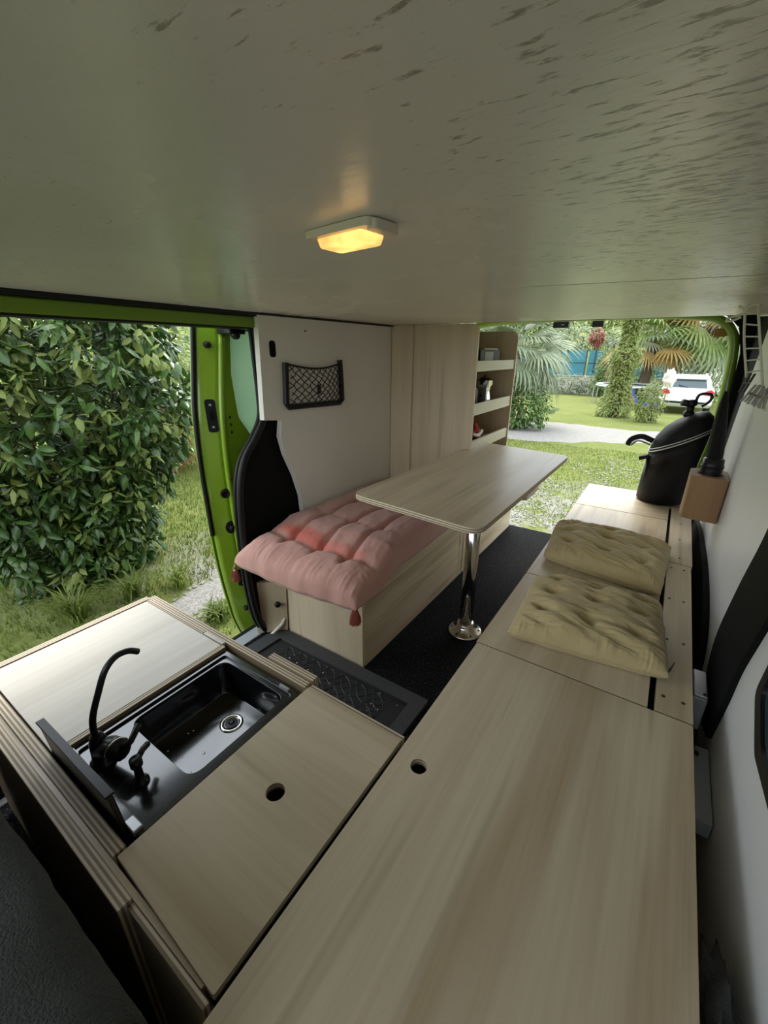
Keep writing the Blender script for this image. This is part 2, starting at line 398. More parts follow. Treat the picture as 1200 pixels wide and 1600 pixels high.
# floor
mk('floor', box(-1.34, .30, -.05, 2.95, -.06, 0), 'carpet', label='black speckled carpet floor of the van', kind='structure')
fl = thing('cab_floor', (-.5, -.7, -.2), label='dark floor of the driver cab', kind='structure')
mk('cab_floor_sheet', box(-1.34, .30, -1.4, -.05, -.26, -.2), 'black_trim', fl)
# ceiling: two rough painted boards with a black joint
ce = thing('ceiling', (-.5, .8, ZC), label='rough off-white painted board ceiling', kind='structure')
seam = [(-1.31, 1.27), (-1.06, 1.20), (-.70, 1.07), (-.29, .985), (.0, 1.03), (.27, 1.075)]
g = .0042
mk('ceiling_board', MB().plate([(.27, -.45), (.27, 1.075-g)]+[(a, b-g) for a, b in seam[-2::-1]]+[(-1.31, -.45)], [], ZC, ZC+.02, XY), 'ceiling', ce)
mk('ceiling_board', MB().plate([(a, b+g) for a, b in seam]+[(.27, 2.03), (-1.31, 2.03)], [], ZC, ZC+.02, XY), 'ceiling', ce)
mk('joint_backing', box(-1.31, .27, .9, 1.4, ZC+.020, ZC+.03), 'black_trim', ce)
rf = thing('van_roof', (-.5, 1, 1.46), label='lime green van roof above the ceiling board', kind='structure')
mk('roof_skin', box(-1.42, .34, -1.05, 2.97, 1.46, 1.49), ['green_shaded'], rf)  # front end runs over the unseen cab to limit windscreen light
mk('roof_lining', box(-1.36, .28, 2.03, 2.94, 1.42, 1.455), ['white_panel'], rf)
# black rubber strip and green header of the sliding door opening
t1 = thing('trim_1', (-1.33, .3, 1.30), label='lime green header rail above the side door opening', kind='structure')
mk('rubber_strip', box(-1.37, -1.305, -.9, 1.14, 1.3235, 1.3375), 'black_rubber', t1)
mk('header_rail', box(-1.40, -1.318, -.9, 1.135, 1.287, 1.323), 'green_shaded', t1, bevel=.004)
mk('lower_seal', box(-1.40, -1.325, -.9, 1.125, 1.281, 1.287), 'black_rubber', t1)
mk('roof_edge_strip', box(-1.33, -1.300, 1.14, 2.02, 1.329, 1.3375), 'black_rubber', t1)
# left wall: white board, black pillar moulding, body side
wl = thing('wall_left', (-1.31, 1.6, 0), label='white painted side panel with a net pocket', kind='structure')
wp = [(1.121, 1.329), (1.108, .956), (1.197, .946), (1.185, .88), (1.205, .80), (1.25, .70), (1.28, .60), (1.288, .50), (1.29, .2), (2.93, .2), (2.93, 1.329)]
hole = rpoly([(1.163, 1.185), (1.198, 1.185), (1.198, 1.245), (1.163, 1.245)], .014)
mk('panel', MB().plate(wp, [hole], -1.325, -1.30, YZ), 'white_panel', wl)
mk('hole_backing', MB().plate(hole, [], -1.312, -1.3035, YZ), 'black_trim', wl)
mk('screw', MB().lathe([(.004, 0), (.004, .0015)], (-1.30, 1.36, 1.285), 10, fn=lambda x, y, z: (z, x, y)), 'screw', wl)
sealp = [(1.105, 1.30), (1.108, 1.20), (1.112, 1.05), (1.105, .97), (1.06, .90), (1.0, .83), (.965, .74), (.95, .60), (.948, .404), (.955, .25), (.975, .12), (1.01, .04)]
sl = spline([(a*1.027, 1.21+(b-1.21)*1.027, 0) for a, b in sealp], 5)
tr = [(p[0]+.008, p[1]) for p in sl]+[(1.36, .02), (1.36, 1.30)]
mk('pillar_moulding', MB().plate(tr, [], -1.36, -1.332, YZ), 'black_trim', wl)
mk('door_seal', MB().tube([(-1.335, p[0], p[1]) for p in sl], .015, 8), 'black_rubber', wl, smooth=True)
mk('door_seal', MB().tube([(-1.352, p[0]-.010, p[1]-.002) for p in sl], .008, 8), 'black_rubber', wl, smooth=True)
mk('body_side', box(-1.41, -1.375, 1.26, 2.95, -.12, 1.46), 'green_shaded', wl)
# right wall
wr = thing('wall_right', (.26, 1, 0), label='white lacquered right side wall of the van', kind='structure')
rw = [(-1.1, -.1), (2.83, -.1), (2.70, .40), (2.62, .62), (2.50, .95), (2.36, 1.25), (2.33, ZC), (-1.1, ZC)]
mk('panel', MB().plate(rw, [], .252, .27, YZ), 'white_wall', wr, bevel=.004)
mk('pillar_moulding', MB().plate([(2.2, -.1), (2.94, -.1), (2.94, 1.42), (2.2, 1.42)], [], .272, .285, YZ), 'black_trim', wr)
dk = spline([(1.20, .96, 0), (1.236, .806, 0), (1.308, .641, 0), (1.361, .45, 0), (1.30, .33, 0), (1.18, .285, 0)], 5)
dk2 = spline([(1.10, .315, 0), (1.07, .45, 0), (1.057, .555, 0), (1.02, .66, 0), (.98, .78, 0), (.95, .96, 0)], 5)
mk('belt_moulding', MB().plate([(p[0], p[1]) for p in dk+dk2], [], .240, .252, YZ), 'black_trim', wr, bevel=.004)
mk('wheel_arch_moulding', MB().plate([(p[0], p[1]) for p in spline([(2.75, .36, 0), (2.45, .40, 0), (2.0, .42, 0), (1.70, .40, 0), (1.50, .34, 0), (1.42, .2, 0), (1.40, .0, 0)], 5)]+[(2.75, 0)], [], .232, .252, YZ), 'black_trim', wr, bevel=.006)
mk('body_side', box(.30, .33, -1.1, 2.95, -.12, 1.46), 'green_shaded', wr)
w1 = thing('window_1', (.25, .7, .6), label='black rubber edged side window low on the right wall', kind='structure')
wo = rpoly([(.915, .61), (.80, .56), (.30, .62), (.30, 1.1), (.85, 1.1)], [.03, .05, .05, .05, .05])
wi = rpoly([(.885, .63), (.79, .59), (.33, .645), (.33, 1.07), (.83, 1.07)], [.03, .05, .05, .05, .05])
mk('window_seal', MB().plate(wo, [wi], .243, .254, YZ), 'black_rubber', w1, bevel=.003)
mk('pane', MB().plate(wi, [], .249, .2535, YZ), 'car_glass', w1)
# rear opening: green frame, black seal, latches
t2 = thing('trim_2', (-.5, 2.95, 0), label='lime green frame of the open tailgate', kind='structure')
fr = [(-1.33, .0), (-1.33, 1.15), (-1.25, 1.36), (-.9, 1.405), (-.25, 1.412), (.02, 1.40), (.12, 1.375), (.185, 1.31), (.212, 1.20), (.222, 1.0), (.222, .80), (.205, .62), (.19, .45), (.18, .0)]
fp = spline([(a, 2.95, b) for a, b in fr], 6)
mk('frame', MB().tube(fp, .024, 10, flat=1.3), 'green_shaded', t2, smooth=True)
mk('frame_seal', MB().tube([(p[0]-.012 if p[0] > -.5 else p[0], 2.985, p[2]-.01) for p in fp], .010, 8), 'grey_metal', t2, smooth=True)
mk('inner_lip', MB().plate([(.20, .0), (.29, 0), (.29, 1.45), (.05, 1.45), (.12, 1.41), (.20, 1.34), (.235, 1.22), (.245, .9), (.22, .5)], [], 2.90, 2.935, XZ), 'black_trim', t2)
mk('amber_marker', MB().plate(rrect(.105, .165, 1.295, 1.335, .015), [], 2.955, 2.97, XZ), 'palm_dead', t2)
for xx in (-.66, -.455):
    mk('latch', box(xx-.045 if xx < -.6 else xx-.03, xx+.045 if xx < -.6 else xx+.03, 2.90, 2.945, 1.352, 1.385), 'black_plastic', t2, bevel=.003)
mk('latch_pin', box(-.655, -.640, 2.893, 2.9, 1.366, 1.371), 'silver', t2)
# door sill
sill = thing('trim_3', (-1.37, .5, 0), label='grey metal sill of the side door', kind='structure')
mk('sill_plate', box(-1.40, -1.34, -.9, 1.075, -.03, .006), 'grey_metal', sill, bevel=.003)
mk('sill_lip', box(-1.43, -1.40, -.9, 1.075, -.14, .0), 'black_rubber', sill, bevel=.003)
# cab: front quarters around the windscreen and the seats behind the camera
cab = thing('wall_front', (-.5, -1.3, 0), label='dark dashboard wall below the windscreen', kind='structure')
mk('dashboard', box(-1.36, .30, -1.45, -1.2, -.2, .78), 'black_trim', cab)  # out of view, height set to cut down windscreen light
mk('side_sheet', box(-1.42, -1.36, -1.45, .04, -.25, .78), 'black_trim', cab)
mk('step_side', box(-1.42, -1.36, .04, .16, -.25, .35), 'black_trim', cab)
mk('door_pillar', box(-1.42, -1.36, -.09, .04, .78, 1.33), 'black_trim', cab)
mk('side_pillar', box(-1.42, -1.38, -.95, -.85, .75, 1.46), 'green_shaded', cab)

# sliding door standing open outside the body
d1 = thing('door_1', (-1.5, 1.0, -.10), label='lime green sliding door with frosted glass standing open', kind='structure')
lead = [(1.005, 1.33), (.978, 1.15), (.955, .98), (.947, .78), (.950, .59), (.956, .40), (.968, .25), (.985, .12), (1.00, .02), (1.03, -.08)]
ls = [(p[0], p[1]) for p in spline([(a, b, 0) for a, b in lead], 5)]
glass = rpoly([(1.118, 1.285), (1.10, 1.12), (1.112, .955), (1.19, .835), (2.0, .835), (2.0, 1.285)], [.04, .04, .05, .04, .04, .04])
pocket = rpoly([(1.108, .80), (1.18, .80), (1.30, .74), (1.30, .25), (1.17, .25), (1.15, .45), (1.12, .62)], .02)
pock2 = rpoly([(1.145, .22), (1.32, .22), (1.32, .09), (1.12, .09)], .02)
hA = circ(1.012, .652, .019, 20, .022); hB = circ(1.018, .498, .022, 20, .030); pS = rrect(.984, 1.022, .905, 1.035, .014); pL = rrect(1.02, 1.06, .20, .29, .012)
back = [(2.15, -.08), (2.15, 1.33)]
lead_y = lambda z: float(np.interp(z, [q[1] for q in ls[::-1]], [q[0] for q in ls[::-1]]))
def slant(y, z, w):
    d = y-lead_y(z); return (-1.505+.55*d+.87*w, y-.48*w, z)
ls2 = [(a+.080, b) for a, b in ls]
mk('inner_frame', MB().plate(ls2+back, [glass, pocket, pock2], -1.475, -1.458, YZ), 'green', d1, bevel=.004)
mk('leading_face', MB().grid(5, len(ls), lambda u, v: slant(ls[int(round(v*(len(ls)-1)))][0]+.080*u, ls[int(round(v*(len(ls)-1)))][1], 0)), 'green', d1, smooth=True, solid=.003)
rib = [(p[0]+.080, p[1]) for p in ls]
mk('raised_rib', MB().tube([(-1.462, a+.004, b) for a, b in rib[2:-3]], .012, 8), 'green', d1, smooth=True)
mk('outer_skin', MB().plate([(a-.002, b) for a, b in ls]+back, [glass], -1.530, -1.520, YZ), 'green_shaded', d1)
mk('edge_seal', MB().tube([(-1.506, a-.004, b) for a, b in ls[:24]], .009, 8), 'black_rubber', d1, smooth=True)
mk('frosted_pane', MB().plate([(a, b) for a, b in rpoly([(1.09, 1.30), (1.08, 1.12), (1.09, .94), (1.17, .815), (2.03, .815), (2.03, 1.30)], .03)], [], -1.49, -1.478, YZ), 'frost', d1)
mk('glass_gasket', MB().tube([(-1.474, a, b) for a, b in glass], .005, 6, closed=True), 'black_rubber', d1, smooth=True)
mk('pocket_backing', box(-1.505, -1.495, 1.05, 1.4, .05, .81), 'black_trim', d1)
for nm_, pl, cz in (('striker_plate', rrect(.986, 1.020, .907, 1.033, .013), 0), ('latch_plate', rrect(1.022, 1.058, .202, .288, .011), 0), ('guide_cup', circ(1.018, .498, .021, 20, .029), 0), ('drain_plug', circ(1.012, .652, .018, 20, .021), 0)):
    p = mk(nm_, MB().plate(pl, [], -.002, .004, slant), 'black_plastic', d1, bevel=.0015)
    ys = [q[0] for q in pl]; zs = [q[1] for q in pl]; cy, cz = sum(ys)/len(ys), sum(zs)/len(zs)
    if nm_ == 'drain_plug': mk('plug_ring', MB().tube([slant(cy+.013*math.cos(a*PI/8), cz+.015*math.sin(a*PI/8), .005) for a in range(16)], .004, 6, closed=True), 'black_rubber', p, smooth=True)
    elif nm_ == 'guide_cup': mk('guide_peg', MB().lathe([(.011, 0), (.011, .012), (.007, .018)], (0, 0, 0), 14, fn=lambda x, y, z: slant(cy+x*.8, cz+y, z+.004)), 'black_rubber', p, smooth=True)
    else:
        mk('latch_slot', MB().plate(rrect(cy-.006, cy+.008, cz-.018, cz+.018, .002, 2), [], .004, .006, slant), 'black_trim', p)
        for dz in (-.042, .042): mk('bolt', MB().lathe([(.0045, 0), (.0045, .003)], (0, 0, 0), 8, fn=lambda x, y, z: slant(cy+x, cz+dz*(.7 if nm_ == 'latch_plate' else 1)+y, z+.004)), 'grey_metal', p)
for (yy, zz, r_) in ((1.028, 1.228, .013), (1.045, .075, .012), (1.035, .713, .005)):
    mk('rubber_stop', MB().lathe([(r_, 0), (r_*.9, .012), (r_*.5, .018)], (0, 0, 0), 14, fn=lambda x, y, z: slant(yy+x, zz+y, z)), 'black_rubber', d1, smooth=True)
mk('hinge_roller', MB().lathe([(.012, 0), (.016, .008), (.016, .02), (.01, .026)], (-1.40, 1.085, 1.262), 14, fn=lambda x, y, z: (z, x, y)), 'black_plastic', d1, smooth=True)
mk('roller_arm', box(-1.46, -1.385, 1.06, 1.13, 1.265, 1.285), 'black_plastic', d1, bevel=.003)
for k in range(3): mk('vent_slot', box(-1.456, -1.452, 1.066, 1.070, .895+.03*k, .905+.03*k), 'black_trim', d1)

# ================================================================== FURNITURE
ZB = .448
# ---- front storage chest with the big lid
ch = thing('storage_chest', (-.07, .4, 0), 'long pale plywood chest lid with a finger hole filling the foreground', 'chest')
mk('lid', MB().plate(rpoly([(-.318, -.12), (.183, -.12), (.183, .955), (-.318, .955)], [.004, .004, .006, .004], 3), [circ(-.268, .533, .0165, 24)], ZB-.016, ZB, XY, edge=1), ['wood_y', 'ply_z'], ch, bevel=.0015)
mk('side_panel', box(-.312, -.297, -.10, .95, 0, ZB-.017), 'wood_y', ch)
mk('side_panel', box(.158, .173, -.10, .95, .05, ZB-.017), 'wood_y', ch)
mk('end_panel', box(-.297, .158, -.10, -.085, 0, ZB-.017), 'wood_x', ch)
mk('bottom_board', box(-.297, .158, -.085, .95, .0, .012), 'black_trim', ch)
# ---- rear storage bench
be = thing('storage_bench', (-.07, 1.85, 0), 'pale plywood bench along the right wall under the khaki cushions', 'bench')
mk('seat_board', MB().plate([(-.322, .960), (.096, .960), (.096, 1.44), (-.322, 1.44)], [], ZB-.016, ZB-.001, XY, edge=1), ['wood_y', 'ply_z'], be, bevel=.0012)
mk('seat_board', MB().plate([(-.322, 1.443), (.098, 1.443), (.098, 2.366), (-.328, 2.366)], [], ZB-.016, ZB-.001, XY, edge=1), ['wood_y', 'ply_z'], be, bevel=.0012)
mk('seat_board', MB().plate(rpoly([(-.328, 2.370), (.099, 2.370), (.099, 2.815), (-.330, 2.815)], [0, 0, .01, .01], 3), [], ZB-.016, ZB-.001, XY, edge=1), ['wood_x', 'ply_z'], be, bevel=.0012)
for a, b_, c_ in ((.960, 1.843, .184), (1.847, 2.60, .192)):
    r_ = mk('back_rail', MB().plate([(.110, a), (c_, a), (c_+.004, b_), (.110, b_)], [], ZB-.016, ZB-.001, XY, edge=1), ['wood_y', 'ply_z'], be, bevel=.0012)
    for yy in np.linspace(a+.06, b_-.05, 4):
        for xx in ((.125, .165) if a < 1 else (.150,)):
            mk('screw_head', MB().lathe([(.0042, 0), (.0042, .0012)], (xx, yy, ZB-.0012), 10), 'screw', r_)
mk('front_panel', box(-.314, -.299, .956, 2.80, 0, ZB-.017), 'wood_y', be)
mk('back_panel', box(.16, .172, .956, 2.60, .02, ZB-.017), 'wood_y', be)
mk('end_panel', box(-.299, .16, 2.785, 2.80, 0, ZB-.017), 'wood_x', be)
mk('gap_batten', box(.085, .125, .958, 2.62, ZB-.05, ZB-.018), 'black_trim', be)
# ---- kitchen block with the sink
kb = thing('kitchen_unit', (-.82, .34, 0), 'plywood kitchen block with pale left lid beside the open door', 'kitchen unit')
sk = rrect(-.882, -.600, .158, .540, .012, 3)
mk('counter_lid', MB().plate(rpoly([(-1.283, .142), (-.898, .142), (-.898, .542), (-1.283, .542)], .004, 2), [], ZB-.015, ZB, XY, edge=1), ['wood_pale', 'ply_z'], kb, bevel=.0012)
mk('hatch_lid', MB().plate(rpoly([(-.592, .122), (-.328, .112), (-.328, .564), (-.592, .564)], .003, 2), [circ(-.462, .339, .0175, 24)], ZB-.015, ZB, XY, edge=1), ['wood_x', 'ply_z'], kb, bevel=.0012)
mk('lid_insert', box(-.985, -.900, .545, .556, ZB-.012, ZB+.0005), 'wood_pale', kb)
# upright plywood walls, their layers showing on the top edge
mk('rear_wall', box(-1.300, -.60, .557, .578, 0, ZB-.002), ['ply_y'], kb, bevel=.001)
mk('rear_rail', box(-1.300, -.99, .545, .5565, .2, ZB-.001), ['ply_y'], kb)
mk('rear_cap', box(-.752, -.594, .5785, .600, .30, ZB+.004), ['ply_y'], kb, bevel=.001)
mk('hatch_back_rail', box(-.592, -.328, .566, .578, .0, ZB-.004), ['ply_y'], kb)
mk('left_wall', box(-1.310, -1.288, .115, .557, 0, ZB+.001), ['ply_x'], kb, bevel=.001)
mk('front_wall', box(-1.300, -.598, .118, .139, 0, ZB-.001), ['ply_y'], kb, bevel=.001)
mk('front_batten', box(-1.300, -.515, .086, .108, .02, ZB+.002), ['ply_y'], kb, bevel=.001)
mk('front_rail', box(-1.300, -.35, .1085, .1175, .02, ZB-.008), ['wood_x'], kb)
mk('hatch_front_rail', box(-.514, -.33, .098, .1075, 0, ZB-.006), ['ply_y'], kb, bevel=.001)
mk('sink_side_wall', box(-.897, -.884, .160, .545, .1, ZB-.001), ['ply_x'], kb)
mk('hatch_side_wall', box(-.598, -.590, .139, .556, .1, ZB-.016), ['wood_y'], kb)
mk('hatch_bottom', box(-.585, -.335, .125, .555, .22, .23), 'black_trim', kb)
# sink
sn = thing('sink', (-.741, .345, .26), 'black rectangular sink sunk in the kitchen block', 'sink')
SR = .432
ro = rrect(-.876, -.606, .165, .537, .010, 4); bi = rrect(-.858, -.628, .272, .520, .030, 8)
mk('rim', MB().plate(ro, [bi], SR-.012, SR, XY), 'black_sink', sn, bevel=.003)
rl = MB()
n_ = len(bi); lv = [(0, 1.0), (-.006, .985), (-.05, .972), (-.080, .96), (-.087, .948), (-.090, .93), (-.0905, .915)]
cx, cy = -.743, .396
def ring(k, sc): return [(cx+(a-cx)*sc, cy+(b-cy)*sc, SR-.003+k) for a, b in bi]
vv = []; ff = []
for k, sc in lv: vv += ring(k, sc)
for i in range(len(lv)-1):
    for j in range(n_): ff.append((i*n_+j, i*n_+(j+1) % n_, (i+1)*n_+(j+1) % n_, (i+1)*n_+j))
vv.append((cx-.03, cy+.06, SR-.0945)); ff += [((len(lv)-1)*n_+j, (len(lv)-1)*n_+(j+1) % n_, len(vv)-1) for j in range(n_)]
mk('basin', MB().add(vv, ff), 'black_sink', sn, smooth=True, sharp=True)
mk('outer_frame', MB().plate(rrect(-.882, -.601, .159, .543, .008, 3), [rrect(-.868, -.615, .173, .530, .01, 3)], SR, SR+.006, XY), 'black_sink', sn, bevel=.002)
dr = mk('drain', MB().lathe([(.0285, 0), (.0285, .0035), (.025, .005), (.019, .004), (.017, .001)], (-.752, .448, SR-.0965), 28), 'steel', sn, smooth=True)
mk('strainer', MB().lathe([(.017, .0), (.016, .003), (.008, .0035), (.004, .006)], (-.752, .448, SR-.0955), 20), 'black_plastic', dr)
for k in range(7):
    a = random.uniform(-.82, -.66); b_ = random.uniform(.30, .46)
    mk('water_drop', MB().lathe([(.0035, 0), (.003, .0012), (.0012, .0018)], (a, b_, SR-.0945), 8), 'steel', sn, smooth=True)
gl = mk('glass_lid', MB().obox((-.763, .148, SR+.036), (.135, .002, 0), (0, .0045, 0), (0, -.004, .062)), 'glass_black', sn, bevel=.002)
mk('lid_edge_strip', MB().obox((-.763, .1440, SR+.0995), (.135, .002, 0), (0, .007, 0), (0, 0, .0025)), 'black_plastic', gl, bevel=.001)
mk('lid_hinge', box(-.640, -.608, .155, .172, SR+.001, SR+.014), 'brushed', sn, bevel=.002)
mk('lid_hinge', box(-.876, -.850, .155, .172, SR+.001, SR+.014), 'brushed', sn, bevel=.002)
mk('clip', box(-.66, -.630, .531, .5385, SR+.004, SR+.012), 'grey_metal', sn, bevel=.001)
# faucet
fa = thing('faucet', (-.80, .20, SR), 'slim black swan-neck faucet rising from the black sink', 'faucet')
sp = spline([(-.803, .196, SR+.05), (-0.800, 0.193, 0.497), (-0.800, 0.197, 0.545), (-0.800, 0.219, 0.597), (-0.800, 0.238, 0.633), (-0.800, 0.260, 0.650), (-0.800, 0.284, 0.648), (-0.800, 0.301, 0.635)], 6)
mk('spout', MB().tube(sp, [.0075]*6+[.0062]*(len(sp)-6), 10), 'black_plastic', fa, smooth=True)
mk('base', MB().lathe([(.024, 0), (.024, .006), (.018, .010), (.016, .055), (.012, .068), (.008, .075)], (-.805, .196, SR), 20), 'black_plastic', fa, smooth=True)
mk('mixer_body', MB().tube([(-.805, .196, SR+.035), (-.775, .205, SR+.05), (-.745, .212, SR+.055)], [.018, .021, .02], 12), 'black_plastic', fa, smooth=True)
lv_ = mk('lever', MB().tube([(-.745, .212, SR+.055), (-.730, .225, SR+.075), (-.742, .250, SR+.09)], [.008, .006, .007], 8), 'black_plastic', fa, smooth=True)
mk('lever_ring', MB().tube([(-.758+.0*k, .209+.021*math.cos(k*PI/8), SR+.053+.021*math.sin(k*PI/8)) for k in range(16)], .002, 6, closed=True), 'steel', lv_, smooth=True)
so_ = thing('soap_dispenser', (-.700, .215, SR), 'short black pump stub standing at the near end of the sink', 'dispenser')
mk('stem', MB().lathe([(.015, 0), (.015, .004), (.008, .008), (.007, .040), (.011, .044), (.011, .060)], (-.700, .215, SR), 16), 'black_plastic', so_, smooth=True)
mk('nozzle', MB().tube([(-.700, .215, SR+.052), (-.715, .236, SR+.054), (-.725, .25, SR+.048)], .006, 8), 'black_plastic', so_, smooth=True)

# ---- left bench
lb = thing('storage_bench', (-1.06, 2.0, 0), 'plywood storage bench under the pink mattress', 'bench')
mk('end_panel', box(-1.248, -.842, 1.097, 1.112, .002, .395), 'wood_z', lb, bevel=.001)
mk('corner_post', box(-.841, -.826, 1.094, 1.112, .002, .395), ['wood_z'], lb, bevel=.001)
mk('front_board', box(-.839, -.826, 1.1125, 2.00, .002, .300), 'wood_y', lb, bevel=.001)
mk('front_board', box(-.839, -.826, 1.1125, 2.00, .302, .395), 'wood_y', lb, bevel=.001)
mk('front_board', box(-.839, -.826, 2.003, 2.92, .002, .200), 'wood_y', lb, bevel=.001)
fd = mk('drawer_front', box(-.842, -.824, 2.003, 2.92, .203, .395), 'wood_y', lb, bevel=.001)
mk('latch', box(-.824, -.812, 2.78, 2.81, .225, .262), 'brushed', fd, bevel=.002)
mk('top_board', box(-1.297, -.842, 1.112, 2.92, .38, .398), 'wood_y', lb)
mk('edge_band', box(-.8255, -.8225, 2.05, 2.06, .01, .39), 'wood_pale', lb)
# small upright board with a knob beside it
fb = thing('hinged_board', (-1.30, 1.06, 0), 'small upright plywood board with a black knob beside the door sill', 'board')
mk('board', MB().obox((-1.302, 1.055, .14), (.052, .044, 0), (-.006, .0075, 0), (.006, 0, .133)), ['ply_x'], fb, bevel=.001)
mk('board_face', MB().obox((-1.297, 1.047, .14), (.052, .044, 0), (-.0012, .0015, 0), (.006, 0, .131)), ['wood_z'], fb)
mk('knob', MB().lathe([(.012, 0), (.014, .006), (.012, .014)], (-1.272, 1.064, .16), 14, fn=lambda x, y, z: (x*.75+z*.6, x*.6-z*.75, y)), 'black_plastic', fb, smooth=True)
mk('bracket', MB().tube([(-1.29, 1.03, .012), (-1.265, 1.07, .05), (-1.257, 1.085, .08)], .007, 8), 'white_metal', fb)

# ---- pillows
def pillow(name, quad, zb, th, parent, mat, dips, chan=(), nu=72, nv=72, seed=0, wr=.006, p=5.0, q=.42, wsc=(6, 30), drop=None, sm=.2, rimk=1.0):
    A, B, C_, D = [np.array(x, float) for x in quad]
    mb = MB()
    def plan(u, v):
        a, b = (u+1)/2, (v+1)/2
        return A*(1-a)*(1-b)+B*a*(1-b)+C_*a*b+D*(1-a)*b
    def prof(u, v):
        return (max(0, 1-abs(u)**p)**q)*(max(0, 1-abs(v)**p)**q)
    def fn(side):
        def f(i, j):
            u = -1+2*i; v = -1+2*j
            # spend more points on the rounded rim
            u = math.sin(u*PI/2)*.35+u*.65; v = math.sin(v*PI/2)*.35+v*.65
            pr = prof(u, v); x, y = plan(u, v)
            # wavy seam
            e = max(abs(u), abs(v))
            s_ = 1-.02*noise.noise(Vector((u*4+seed, v*4, 1)))*e
            cxy = plan(0, 0); x, y = cxy+(np.array([x, y])-cxy)*s_
            if side > 0:
                h = pr
                for (du, dv, dep, rad) in dips:
                    d2 = ((u-du)/rad)**2+((v-dv)/rad)**2
                    h -= dep*math.exp(-d2)*pr
                for (ax_, pos, dep, rad, lo, hi) in chan:
                    t, o_ = (u, v) if ax_ == 0 else (v, u)
                    pos2 = pos+.035*noise.noise(Vector((o_*2.5, pos*9, seed)))
                    fade = 1 if lo <= o_ <= hi else math.exp(-((o_-lo if o_ < lo else o_-hi)/.1)**2)
                    h -= dep*math.exp(-((t-pos2)/rad)**2)*pr*fade
                n1 = noise.noise(Vector((u*wsc[0]+seed, v*wsc[1]*(.6+.1*u), .3+seed)))*.6+noise.noise(Vector((u*wsc[0]*.7, v*wsc[1]*.45+u*3, 4+seed)))
                n1 += .45*noise.noise(Vector((u*wsc[0]*2.5, v*wsc[1]*2+u*5, 9+seed)))
                z = zb+th*sm+th*(1-sm)*h+wr*n1*min(1, pr*1.4)
                # gathers on the rim
                z = max(z, zb+th*sm*(1-min(1, pr*2.2))+.0005)
            else:
                z = zb+th*sm*(1-min(1, pr*2.2))
            rimw = math.exp(-((1-e)/.16)**2)
            tt = v if abs(u) > abs(v) else u
            z += rimk*wr*rimw*(.9*abs(noise.noise(Vector((tt*17, seed*2., 3 if abs(u) > abs(v) else 0))))*(1 if side > 0 else (1-min(1, pr*5))))
            z = max(z, zb)
            if drop: z += drop(u, v)
            return (x, y, z)
        return f
    mb.grid(nu, nv, fn(1)); mb.grid(nu, nv, fn(-1))
    return mk(name, mb, mat, parent, smooth=True)
pk = thing('seat_mattress', (-1.04, 1.45, .40), 'tufted dusty pink mattress with tassels on the left bench', 'cushion')
chan = [(0, -.50, .24, .035, -.70, 1), (0, .0, .24, .035, -.70, 1), (0, .50, .24, .035, -.70, 1), (1, -.70, .16, .03, -.8, .8), (1, -.30, .05, .03, -.8, .8), (1, .10, .05, .03, -.8, .8), (1, .48, .05, .03, -.8, .8)]
dips = [(u, v, .13, .09) for u in (-.5, 0, .5) for v in (-.66, -.28, .10, .48)]
pillow('pad', [(-1.318, .905), (-.765, .975), (-.785, 2.005), (-1.298, 2.010)], .399, .135, pk, 'pink', dips, chan, 100, 150, seed=3, wr=.0055, wsc=(8, 14), q=.33, p=6, sm=.10, rimk=2.2,
       drop=lambda u, v: .035*max(0, -u-.1)*1.0-(.035 if v < -.7 else .035*max(0, 1-(v+.7)*5))*(1+.25*u))
def tassel(loc, hd, rot=0, s=1.0, head='tassel'):
    x, y, z = loc
    mk('tassel_cord', MB().tube([(x, y, z+.0), (x, y, z-.012*s)], .0022, 6), head, pk)
    t_ = mk('tassel', MB().lathe([(.004*s, 0), (.0085*s, -.004), (.0095*s, -.012*s), (.007*s, -.017*s), (.010*s, -.026*s), (.017*s, -.055*s), (.020*s, -.068*s), (.014*s, -.072*s)], (x, y, z-.010*s), 14, fn=lambda a, b, c: (a*(1+.12*math.sin(9*math.atan2(b, a))), b*(1+.12*math.sin(9*math.atan2(b, a))), c)), 'tassel', pk, smooth=True)
    mk('head_wrap', MB().lathe([(.0098*s, -.012*s), (.0075*s, -.018*s)], (x, y, z-.011*s), 12), head, t_, smooth=True)
    fr_ = MB()
    for k in range(26):
        a = k*2*PI/26; r0 = .010*s; r1 = (.017+.005*random.random())*s
        fr_.tube([(x+r0*math.cos(a), y+r0*math.sin(a), z-.030*s), (x+r1*.9*math.cos(a+.1), y+r1*.9*math.sin(a+.1), z-.06*s), (x+r1*math.cos(a+.2), y+r1*math.sin(a+.2), z-(.078+.008*random.random())*s)], .0016*s, 4)
    o = mk('fringe', fr_, 'tassel', t_); o['kind'] = 'stuff'
tassel((-.778, .988, .385), .0)
tassel((-1.316, .903, .412), .0, s=.85, head='white_yarn')

